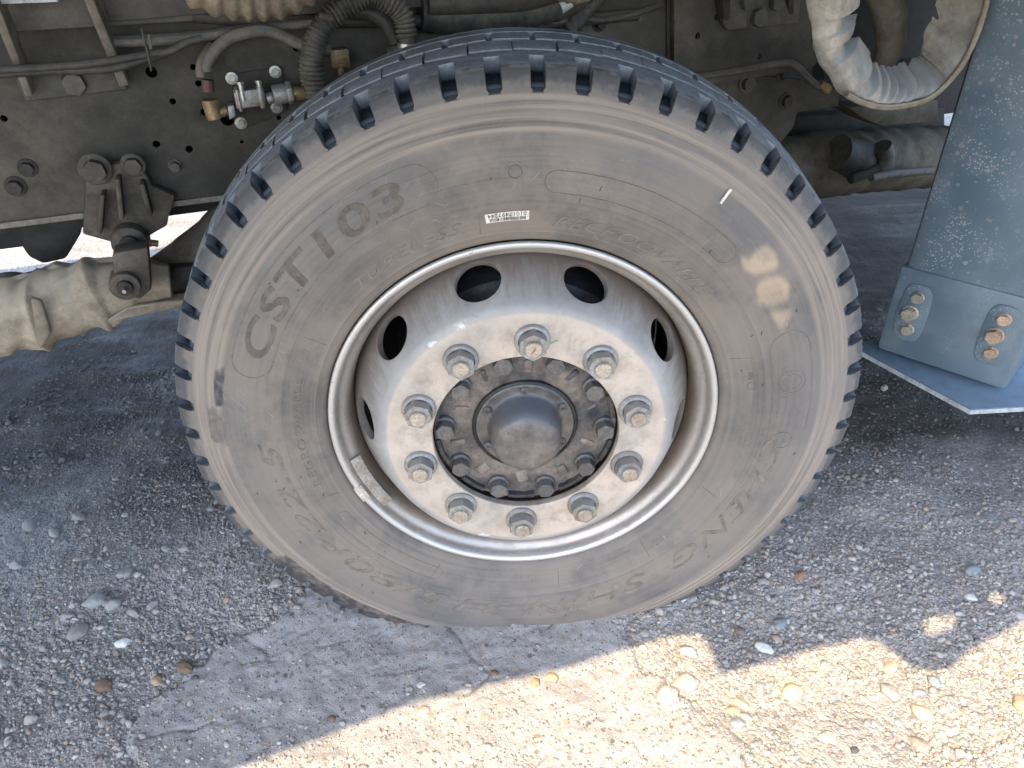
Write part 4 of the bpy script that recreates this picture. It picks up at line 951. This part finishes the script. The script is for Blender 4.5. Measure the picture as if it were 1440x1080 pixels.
b = MB(); b.cyl((-0.1601,0.3686,0.9595), (-0.1592,0.3688,0.9450), .014, 16); b.obj('conduit_sleeve', M['rust'], truck, .6)
b = MB(); b.cyl((-0.1591,0.3689,0.9460), (-0.1598,0.3687,0.9388), .0165, 16); b.obj('conduit_nut', M['bright'], truck, .6)
hose('rubber_hose', [(-0.2505,0.3707,0.9956),(-0.2151,0.3822,0.9896),(-0.1949,0.3888,0.9763),(-0.1838,0.3924,0.9571),(-0.1806,0.3934,0.9443)], .012, M['rubberhose'])
hose('brake_hose', [(-0.1956,0.3991,0.9279),(-0.1780,0.4048,0.9341),(-0.1605,0.4105,0.9372),(-0.1324,0.4196,0.9287)], .008, M['rust'])
b = MB(); b.box((-0.2762,0.4045,0.9227), .030, .025, .028, TAX); b.cyl((-0.2745,0.3998,0.9136), (-0.2758,0.3993,0.8961), .0055, 8); b.cyl((-0.2742,0.3998,0.9157), (-0.2749,0.3996,0.9103), .010, 8); b.obj('drain_valve', M['brass'], truck, .5, .002)
# big tan corrugated hose at the top edge
hose('tan_corrugated_hose', [(-0.4256,0.2087,1.0638),(-0.3982,0.2176,1.0429),(-0.3562,0.2312,1.0351),(-0.3154,0.2445,1.0375),(-0.2709,0.2590,1.0579)], .036, M['tan_hose'], 22, .002, corr(.018, .085))
hose('tan_corrugated_hose', [(0.1341,0.3906,1.0229),(0.1133,0.3838,1.0120),(0.0645,0.3679,1.0240)], .018, M['tan_hose'], 16, .002, corr(.012, .05))
# big black ribbed hose over the tyre
hose('ribbed_hose', [(-0.1412,0.4483,0.9812),(-0.0829,0.4673,0.9736),(-0.0098,0.4910,0.9716),(0.0533,0.5115,0.9747),(0.1075,0.5291,0.9852),(0.1571,0.5452,1.0028)], .028, M['rubberhose'], 18, .002, corr(.020, .03))
hose('ribbed_hose', [(0.1180,0.5220,0.9381),(0.1335,0.5270,0.9532),(0.1514,0.5329,0.9726),(0.1758,0.5408,0.9938)], .015, M['rubberhose'], 14, .002, corr(.014, .05))
b = MB(); b.cyl((0.0975,0.5048,0.9788), (0.1154,0.5106,0.9878), .013, 14); b.obj('hose_clamp', M['edge'], truck, .6)
hose('rubber_hose', [(-0.1273,0.4318,0.9971),(-0.0340,0.4621,0.9944),(0.0392,0.4859,0.9949),(0.1148,0.5105,1.0107)], .020, M['rubberhose'])
hose('cable', [(0.1440,0.5305,0.9572),(0.1848,0.5437,0.9525),(0.2397,0.5615,0.9586),(0.2949,0.5795,0.9719)], .006, M['rubberhose'])
hexbolt((0.1805,0.5802,0.9426), -TN, .010, .012, M['dark'], truck)

# ---- spring hanger, shackle, leaf spring in its canvas bag
def rot_noise(L, a, r, P): return r*(1+.10*noise.noise(P*30))
b = MB(); b.prism([(-0.6745,0.2750,0.7898), (-0.6577,0.2805,0.8011), (-0.6359,0.2876,0.7916), (-0.6137,0.2948,0.8001), (-0.5972,0.3001,0.7867), (-0.5921,0.3018,0.7510), (-0.5635,0.3111,0.7314), (-0.5715,0.3085,0.7118), (-0.5814,0.3053,0.6972), (-0.5874,0.3033,0.6818), (-0.6173,0.2936,0.6689), (-0.6277,0.2902,0.6450), (-0.6466,0.2841,0.6380), (-0.6705,0.2763,0.6473), (-0.6708,0.2762,0.6652), (-0.7096,0.2636,0.6867)], TN*.05)
hg = b.obj('spring_hanger', M['rust'], truck, .6, .004)
for top, bot in (((-0.6550,0.2656,0.7555), (-0.6790,0.2631,0.6919)), ((-0.6283,0.2743,0.7771), (-0.6424,0.2750,0.7104)), ((-0.5977,0.2842,0.7650), (-0.6012,0.2883,0.7102))):
    t_, b_ = Vector(top), Vector(bot); d_ = (t_-b_).normalized(); bb = MB(); bb.box((t_+b_)/2, .008, .035, (t_-b_).length, (TS, TN, d_)); bb.obj('hanger_rib', M['rust'], truck, .6, .003)
hexbolt((-0.6605,0.2754,0.7892), -TN, .017, .014, M['rust'], truck); hexbolt((-0.6082,0.2924,0.7893), -TN, .013, .012, M['rust'], truck)
# shackle pins with grease nipples
for (px, r_) in (((-0.6388,0.2656,0.6683), .030), ((-0.6269,0.1833,0.6287), .024)):
    c = Vector(px); b = MB(); b.cyl(c+TN*.03, c-TN*.006, r_, 24, r_*.94); b.obj('shackle_boss', M['rust'], truck, .6, .002)
    b = MB(); b.cyl(c, c-TN*.014, r_*.55, 18, r_*.5); b.obj('shackle_pin', M['dark'], truck, .6, .001)
    b = MB(); b.cyl(c-TN*.012, c-TN*.024, .005, 10, .003); b.obj('grease_nipple', M['bright'], truck, .6)
b = MB(); b.prism([(-0.6324,0.1888,0.6824), (-0.5831,0.2048,0.6834), (-0.5965,0.2005,0.6117), (-0.6152,0.1944,0.5987), (-0.6505,0.1829,0.6098)], TN*.04); b.obj('shackle', M['rust'], truck, .6, .004)
hose('grease_fitting', [(-0.6131,0.2634,0.6656),(-0.6012,0.2673,0.6674),(-0.5920,0.2703,0.6620)], .006, M['brass'], 8)
hose('grease_fitting', [(-0.6897,0.2175,0.6101),(-0.6775,0.2215,0.6103),(-0.6678,0.2246,0.6083)], .005, M['brass'], 8)
# bracket hanging under the rail at far left (dark tongue)
b = MB(); b.prism([(-0.8639,0.3502,0.6745), (-0.7612,0.3835,0.6819), (-0.7795,0.3776,0.6422), (-0.8134,0.3666,0.6028), (-0.8495,0.3549,0.5996), (-0.8658,0.3495,0.6163), (-0.8705,0.3480,0.6413)], TN*.03); b.obj('bump_stop', M['dark'], truck, .6, .006)
b = MB(); b.prism([(-0.9655,0.3172,0.6857), (-0.7556,0.3854,0.6863), (-0.7636,0.3828,0.6664), (-0.8701,0.3482,0.6359), (-0.9832,0.3114,0.6371)], TN*.12); b.obj('cross_member', M['dark'], truck, .6, .004)
b = MB(); b.prism([(-0.6131,0.4527,0.7037), (-0.4035,0.5208,0.7056), (-0.4247,0.5139,0.5783), (-0.5587,0.4704,0.6463), (-0.5994,0.4572,0.6815)], TN*.10); b.obj('cross_member', M['frame'], truck, .6, .004)
# leaf spring bars
b = MB(); b.prism([(-0.6578,0.3120,0.5942), (-0.3993,0.3960,0.5923), (-0.4107,0.3923,0.5241), (-0.6702,0.3080,0.5465)], TN*.07); b.obj('leaf_spring', M['dark'], truck, .6, .004)
b = MB(); b.prism([(-0.6709,0.2972,0.5518), (-0.4061,0.3833,0.5400), (-0.4110,0.3817,0.5111), (-0.6752,0.2958,0.5357)], TN*.08); b.obj('leaf_spring', M['rust'], truck, .6, .003)
# canvas bag
def ridged(P, f): return 1-abs(noise.noise(P*f))*2
def bag(L, a, r, P):
    cr = max(0, ridged(P+Vector((0, 0, a*.03)), 7))**5*.17+max(0, ridged(P*1.0+Vector((3, a*.03, 7)), 14))**5*.05
    return bag_(L, a, r, P)+r*cr
def bag_(L, a, r, P):
    f = math.sin(a*1.0+L*22)*.10+.15*noise.noise(P*13)+.06*abs(noise.noise(P*34+Vector((5, 0, 0))))
    f += .16*math.exp(-((L-.28)/.012)**2)*(1+.8*math.sin(a*3)); f += .10*math.exp(-((L-.42)/.02)**2)
    fold = abs(math.sin(L*38+a*2.2+3*noise.noise(P*9)))
    return r*(1+f-.10*fold**3)
cv = hose('canvas_spring_cover', [(-0.9738,0.1673,0.5654),(-0.9091,0.1883,0.5614),(-0.8578,0.2049,0.5687),(-0.8048,0.2222,0.5787),(-0.7516,0.2395,0.5864),(-0.6979,0.2569,0.5917),(-0.6451,0.2741,0.5894),(-0.6027,0.2878,0.5839)], [.062,.062,.062,.062,.058,.052,.044,.03], M['canvas'], 110, .0022, bag, truck, 2.5)
tag(cv, 'beige canvas bag laced round the leaf spring')
b = MB()
def flap(px, sw=.02): return px
ex = [(-0.6842,0.1983,0.5591), (-0.6576,0.2279,0.5693), (-0.6210,0.2398,0.5671), (-0.5704,0.2563,0.5649), (-0.5776,0.2645,0.5473), (-0.6288,0.2478,0.5497), (-0.6624,0.2264,0.5514), (-0.6830,0.2092,0.5396)]
b.prism(ex, TN*.012); b.obj('canvas_hem', M['canvas'], truck, .8, .003)
b = MB(); b.prism([(-0.7642,0.1565,0.6252), (-0.7515,0.1606,0.6176), (-0.7561,0.1591,0.5598), (-0.7787,0.1518,0.5345), (-0.7792,0.1517,0.5546), (-0.7682,0.1552,0.6010)], TN*.014); b.obj('canvas_flap', M['canvas'], truck, .8, .004)
# dark cloth rising behind the shackle toward the tyre
def bag2(L, a, r, P): return r*(1+.18*noise.noise(P*18)+.07*abs(math.sin(L*45+a*2)))
hose('cloth_cover', [(-0.7481,0.3457,0.5486),(-0.6890,0.3649,0.5544),(-0.6513,0.3772,0.5646),(-0.6090,0.3909,0.5827),(-0.5706,0.4034,0.6044),(-0.5152,0.4214,0.6374),(-0.4178,0.4531,0.6995)], [.026,.030,.034,.038,.042,.045,.045], M['cover'], 56, .004, bag2, truck, 2.5)

# ================================================================== chassis, right part
b = MB(); b.prism([(0.3065,0.6148,1.0447), (0.3526,0.6298,0.6172), (0.3663,0.6342,0.6153), (0.3179,0.6185,1.0443)], TN*.03); b.obj('plate_edge', M['dark'], truck)
plate_t('outer_plate', [(0.3126,0.6063,1.0670), (0.6877,0.7281,1.0564), (0.7018,0.7327,0.9169), (0.6876,0.7281,0.8637), (0.6604,0.7193,0.8309), (0.5241,0.6750,0.8240), (0.3408,0.6154,0.8167)], .48, .010,
        [((0.3802,0.6282,0.9112), .006), ((0.4174,0.6403,0.9414), .006), ((0.5267,0.6758,0.8632), .006), ((0.2562,0.5879,0.9483), .005)], M['frame'])
b = MB(); b.prism([(0.4076,0.6266,1.0422), (0.4251,0.6323,0.9297), (0.4360,0.6359,0.9190), (0.5966,0.6880,0.9218), (0.5818,0.6832,1.0362)], TN*-.012); b.obj('bolted_bracket', M['framel'], truck, .6, .003)
for q_, r_ in (((0.4986,0.6436,0.9391), .017), ((0.4699,0.6343,0.9677), .016), ((0.5337,0.6550,0.9619), .014), ((0.4469,0.6268,0.9856), .012)): hexbolt(q_, -TN, r_, .014, M['framel'], truck, 1.25)
for x_ in (0, 1):
    q = [(0.3929,0.5693,1.0449), (0.4158,0.5767,1.0441), (0.4428,0.6275,0.9323), (0.4307,0.6236,0.9305)] if x_ == 0 else [(0.5284,0.6133,1.0403), (0.5529,0.6213,1.0395), (0.5859,0.6741,0.9338), (0.5760,0.6708,0.9344)]
    b = MB(); b.prism(q, TN*.04); b.obj('bracket_web', M['dark'], truck, .6, .002)
hose('brake_pipe', [(0.3150,0.5545,0.8457),(0.4055,0.5839,0.8470),(0.4832,0.6091,0.8511),(0.5387,0.6272,0.8559),(0.5765,0.6394,0.8556),(0.5983,0.6465,0.8472),(0.6273,0.6559,0.8245),(0.6599,0.6665,0.8038),(0.6781,0.6725,0.8008)], .0075, M['framel'])
b = MB(); b.cyl((0.6624,0.6673,0.8077), (0.6886,0.6759,0.7942), .009, 8); b.obj('pipe_union', M['brass'], truck, .6)
b = MB(); b.prism([(0.3521,0.6401,0.8212), (0.5323,0.6987,0.8224), (0.6588,0.7398,0.8032), (0.7591,0.7724,0.7708), (0.7685,0.7754,0.7364), (0.6601,0.7402,0.7349), (0.6566,0.7391,0.7016), (0.6255,0.7290,0.6660), (0.5616,0.7082,0.6656), (0.3674,0.6451,0.6887)], TN*.02); b.obj('mounting_bracket', M['frame'], truck, .6, .004)
hexbolt((0.5171,0.6916,0.8087), -TN, .014, .010, M['frame'], truck); hexbolt((0.6202,0.7252,0.7632), -TN, .012, .010, M['dark'], truck); hexbolt((0.6013,0.7190,0.8184), -TN, .010, .010, M['dark'], truck)
# things deep under the cab
b = MB(); b.box(T(2.0, 2.0, .82), 3.0, .04, 1.1, TAX); b.obj('light_blocker', M['dark'], truck)  # added blocker, keeps light from the back right off the ground
b = MB(); b.box(T(1.55, 1.02, .95), 2.1, .05, .84, TAX); b.obj('added_backing', M['dark'], truck)  # added dark sheet hiding the bright ground beyond
b = MB(); b.box(T(-1.2, 1.30, .98), 2.6, .05, .70, TAX); b.obj('far_rail', M['dark'], truck)
hose('sump', [(0.6910,1.1183,0.4675),(0.8782,1.1791,0.4760),(1.0802,1.2447,0.4674),(1.3255,1.3244,0.4500),(1.6560,1.4318,0.4187)], [.09,.095,.095,.09,.085], M['sump'], 24, .02, rot_noise)
hose('steering_gear', [(0.9507,1.0975,0.5412),(1.0221,1.1207,0.5167),(1.0920,1.1434,0.5040)], [.048,.055,.045], M['rubberhose'], 20, .01, rot_noise)
hose('steering_gear', [(1.0644,1.0819,0.5574),(1.0835,1.0881,0.5278),(1.0839,1.0882,0.4959)], .026, M['framel'], 14, .01)
hose('drag_link', [(0.9838,1.0557,0.4769),(1.0261,1.0694,0.4873),(1.0762,1.0857,0.5048)], .014, M['dark'], 12, .01)
hose('drag_link', [(1.0550,1.0788,0.4714),(1.1407,1.1067,0.4723),(1.2707,1.1489,0.4636)], .012, M['greyhose'], 12, .01)
b = MB(); b.prism([(0.9263,1.0580,0.6719), (1.0430,1.0959,0.6641), (1.2365,1.1588,0.6605), (1.2607,1.1667,0.5966), (1.0612,1.1019,0.6062), (0.9947,1.0803,0.6320)], TN*.08); b.obj('engine_mount', M['rust'], truck, .6, .006)
b = MB(); b.prism([(0.8481,1.2744,0.5981), (1.4649,1.4749,0.5678), (1.5444,1.5007,0.3623), (0.8709,1.2818,0.4916)], TN*.25); b.obj('engine_block', M['dark'], truck, .6, .01)
b = MB(); b.prism([(0.6931,0.8771,1.0521), (1.2341,1.0529,1.0366), (1.1951,1.0402,0.7035), (0.7952,0.9103,0.7236)], TN*.04); b.obj('inner_panel', grimy('dark_green_panel', (.028, .034, .032), (.04, .042, .038), .6, 0, .5, 6), truck)
hose('inner_duct', [(0.7173,0.6536,1.0348),(0.7641,0.6688,0.9605),(0.7914,0.6777,0.9079),(0.8009,0.6808,0.8676),(0.7886,0.6768,0.8276)], [.030,.032,.032,.030,.022], M['cover'], 24, .008, rot_noise)
hose('cross_pipe', [(0.8587,0.8047,0.8220),(0.9576,0.8369,0.8203),(1.0543,0.8683,0.8343)], .006, M['greyhose'])
# wrinkled cloth boot (a sagging loop of fabric)
def boot(L, a, r, P):
    k1 = noise.noise(P*14); k2 = abs(noise.noise(P*26+Vector((9, 2, 0)))); k3 = abs(math.sin(L*42+2.2*noise.noise(P*7)+a*.9))
    inner = max(0, math.cos(a-BA))
    return r*(1+.20*k1-.35*k2+.26*(k3**3)*(.3+inner)-.18*(1-k3))
OUT = [(0.4595,0.3281,1.0810),(0.4697,0.3314,1.0349),(0.4836,0.3359,0.9841),(0.4987,0.3408,0.9449),(0.5175,0.3469,0.9078),(0.5512,0.3579,0.8745),(0.5721,0.3646,0.8501),(0.6087,0.3765,0.8339),(0.6574,0.3923,0.8210),(0.7192,0.4124,0.8198),(0.7659,0.4276,0.8299),(0.8046,0.4402,0.8659),(0.8203,0.4453,0.9055),(0.8252,0.4469,0.9502),(0.8206,0.4454,0.9895),(0.8038,0.4399,1.0421),(0.7935,0.4366,1.0724)]
INN = [(0.5752,0.4498,1.0762),(0.5870,0.4536,1.0254),(0.5920,0.4552,0.9777),(0.5939,0.4558,0.9502),(0.6003,0.4579,0.9275),(0.6208,0.4646,0.9078),(0.6443,0.4722,0.8898),(0.6645,0.4788,0.8740),(0.7014,0.4908,0.8613),(0.7285,0.4996,0.8616),(0.7559,0.5085,0.8668),(0.7801,0.5163,0.8722),(0.7801,0.5163,0.9037),(0.7894,0.5194,0.9269),(0.7934,0.5206,0.9591),(0.7803,0.5164,1.0178),(0.7626,0.5107,1.0714)]
def arcres(P, n):
    P = resample(P, .002); return [P[int(i*(len(P)-1)/(n-1))] for i in range(n)]
NT, NW = 300, 26; OU, IN_ = arcres(OUT, NT), arcres(INN, NT); V = []
for i in range(NT):
    t = i/(NT-1)
    ph_ = t*15+.8*math.sin(t*13)+.5*math.sin(t*23+1)
    pl = (1-abs(((ph_) % 1)*2-1))            # sharp pleats
    pl2 = (1-abs(((ph_*1.9+.3) % 1)*2-1))
    for j in range(NW):
        w = j/(NW-1); P_ = OU[i].lerp(IN_[i], w)
        d = (IN_[i]-OU[i]).normalized()
        bul = math.sin(PI*min(1, w*1.05))*.022
        pl = pl*pl*(3-2*pl); fold = (pl**1.5*.034+pl2**2*.008)*(w**.7)*(.7+.6*noise.noise(P_*9))+.006*noise.noise(P_*20)
        P_ = P_-TN*(bul+fold-.012*w)+d*((pl-.4)*.032*w*w+.006*noise.noise(P_*12+Vector((4, 0, 0)))*w)
        if w < .12: P_ = P_+TN*.018*(1-w/.12)
        V.append(P_)
Fc = [(i*NW+j, i*NW+j+1, (i+1)*NW+j+1, (i+1)*NW+j) for i in range(NT-1) for j in range(NW-1)]
b = MB(); b.add(V, Fc)
nv_ = len(V); b.add([v+TN*.004 for v in V], [f[::-1] for f in Fc])
rim_e = [(i*NW, (i+1)*NW, nv_+(i+1)*NW, nv_+i*NW) for i in range(NT-1)]+[(i*NW+NW-1, nv_+i*NW+NW-1, nv_+(i+1)*NW+NW-1, (i+1)*NW+NW-1) for i in range(NT-1)]
b.f += rim_e
bt = b.obj('cloth_boot', M['cloth'], truck, 2.5)
tag(bt, 'pale wrinkled cloth boot sagging in a loop beside the step box')
hose('boot_hem', [(0.5723,0.3594,0.8499),(0.6088,0.3713,0.8339),(0.6573,0.3871,0.8209),(0.7158,0.4061,0.8200),(0.7623,0.4212,0.8300),(0.8008,0.4337,0.8660),(0.8176,0.4392,0.9064),(0.8224,0.4407,0.9509),(0.8179,0.4392,0.9901),(0.7981,0.4328,1.0526)], .005, M['canvas'], 12, .006, rot_noise)

# ---- step box
P0 = Vector((1.0047,0.2896,0.2800)); zB = P0.z
L0 = Vector((0.8345,0.4693,0.2955)); L0.z = zB
dN = (L0-P0).normalized(); dS = Vector((dN.y, -dN.x, 0))
if dS.x < 0: dS = -dS
LN = (L0-P0).length; HB = 1.15-zB; DB = .55
M['box'] = m_box(dN[:], -LN/2)
def boxp(u, v, z): return P0+dN*u+dS*v+TZ*(z-zB)
b = MB(); b.prism([boxp(0, 0, zB), boxp(LN, 0, zB), boxp(LN, DB, zB), boxp(0, DB, zB)], TZ*HB)
b.obj('step_box', M['box'], truck, .7, .022)
# lower collar panel wrapped round the bottom

def onface(x, y):   # helper values come precomputed as points on the box face
    return None
CH = .20; e = .006

b = MB(); b.prism([boxp(-e, -e, zB-.004), boxp(LN+e, -e, zB-.004), boxp(LN+e, DB, zB-.004), boxp(-e, DB, zB-.004)], TZ*(CH+.004))
b.obj('box_collar', m_box(), truck, .7, .010)
fx = -dS
def bolt_group(u, z0, rows, mats, dz):
    b = MB(); pts = []
    w_, h_ = .030, dz*1.75
    for t in range(20):
        a = 2*PI*t/20; x_ = w_*math.copysign(abs(math.cos(a))**.6, math.cos(a)); y_ = h_*math.copysign(abs(math.sin(a))**.6, math.sin(a)); pts.append(boxp(u+x_, -e-.0005, z0+y_))
    b.prism(pts, -dS*.003); b.obj('washer_plate', M['box'], truck, .6, .001)
    for k_ in range(3):
        big = k_ == 1; q_ = boxp(u+(.004 if big else -.001)*1, -e-.004, z0+dz*(1-k_))
        hexbolt(q_, -dS, (.0145 if big else .0115), (.014 if big else .009), mats, truck, 1.15)
M['sun_bolt'] = grimy('sunlit_bolt', (.55, .38, .27), (.40, .28, .2), .5, .3, .4, 60)  # warm tone stands in for sun on one bolt group
bolt_group(LN*.82, zB+.105, 3, M['stud'], .038)
bolt_group(LN*.17, zB+.110, 3, M['sun_bolt'], .038)
# step plate under the box
zp = zB-.016
SPV = [(0.7921,0.4946,0.2700),(0.9106,0.2369,0.2700),(1.0197,0.2385,0.2700),(1.2048,0.2495,0.2700),(1.3973,0.5010,0.2700),(0.9109,0.5417,0.2700)]
SPV = [Vector((p[0], p[1], zp)) for p in SPV]
b = MB(); b.prism(SPV, TZ*.004); b.obj('step_plate', M['plate'], truck, .6, .001)
b = MB()
for i in range(3):
    a_, c_ = SPV[i], SPV[i+1]; d_ = (c_-a_); nrm = Vector((d_.y, -d_.x, 0)).normalized()
    b.prism([a_+TZ*.001, c_+TZ*.001, c_-TZ*.008+nrm*.002, a_-TZ*.008+nrm*.002], -nrm*.003)
b.obj('plate_edge_strip', M['edge'], truck, .6)

# ---- added unseen deck: edge and holes cut to cast the shadow and sun flecks
HD = 1.36
EDGE = [(-1.0440,-1.1076),(-0.7592,-1.0092),(-0.5113,-0.9629),(-0.3636,-0.9206),(-0.3016,-0.9076),(-0.2624,-0.9086),(-0.2511,-0.9385),(-0.2527,-0.9796),(-0.2383,-0.9904),(-0.1311,-0.9657),(-0.0464,-0.9473),(0.0277,-0.9338),(0.0591,-0.9451),(0.0731,-0.9745),(0.0899,-0.9988),(0.1192,-1.0078),(0.1589,-1.0004),(0.1967,-0.9751),(0.2691,-0.9465),(0.3419,-0.9166)]
EDGE = [Vector(q) for q in EDGE]
EDGE[0:0] = [(EDGE[0][0]+(EDGE[0][0]-EDGE[2][0])*6, EDGE[0][1]+(EDGE[0][1]-EDGE[2][1])*6)]
dx_, dy_ = EDGE[2][0]-EDGE[1][0], EDGE[2][1]-EDGE[1][1]
EDGE.append((EDGE[-1][0]+dx_*6, EDGE[-1][1]+dy_*6))
back_ = [(TS*2.6+TN*1.62), (TS*-3.2+TN*1.62)]
poly = EDGE+[(v.x, v.y) for v in back_]
h1 = [(0.1505,-0.9120),(0.1689,-0.9003),(0.1986,-0.8957),(0.2230,-0.9006),(0.2058,-0.9188),(0.1731,-0.9340),(0.1459,-0.9354)]
h2 = [(0.3010,-0.8622),(0.3284,-0.8519),(0.3345,-0.8645),(0.3082,-0.8797)]
h3 = [(0.0179,-0.4201),(0.0294,-0.4242),(0.0443,-0.4157),(0.0581,-0.4116),(0.0667,-0.4188),(0.0661,-0.4303),(0.0593,-0.4353),(0.0466,-0.4383),(0.0286,-0.4398),(0.0166,-0.4342)]
h4 = [(0.0240,-0.4557),(0.0329,-0.4458),(0.0472,-0.4416),(0.0650,-0.4407),(0.0745,-0.4463),(0.0715,-0.4570),(0.0599,-0.4669),(0.0417,-0.4706),(0.0251,-0.4673)]
h5 = [(0.0352,-0.4718),(0.0727,-0.4729),(0.0444,-0.4949)]
h6 = [(0.0316,-0.4372),(0.0498,-0.4351),(0.0526,-0.4378),(0.0341,-0.4406)]
me = plate_holes('shadow_deck', poly, .003, [h1, h2, h3, h4, h5], M['dark'], None)
o = to_obj('shadow_deck', None, None, None, truck, None, Matrix.Translation((0, 0, HD)), me)
tag(o, 'added overhead deck shaped to cast the shadow and sun flecks')
b = MB(); b.box(T(.2, .95, 1.47), 5.4, 1.2, .16, TAX); b.obj('body_frame', M['dark'], truck)

# sky-facing debris: a dark twig lump on the gravel right of the tyre
p = Vector((0.6585,0.0842,0.0080)); b = MB(); b.tube([p+Vector((-.020, 0, 0)), p+Vector((0, .002, .003)), p+Vector((.022, -.004, 0)), p+Vector((.10, -.03, 0))], [.004, .009, .006, .0015], 10, True, .004, rot_noise)
o = b.obj('twig', M['dark'], None, 1.2); tag(o, 'dark twig lying on the shaded gravel right of the tyre', 'twig')
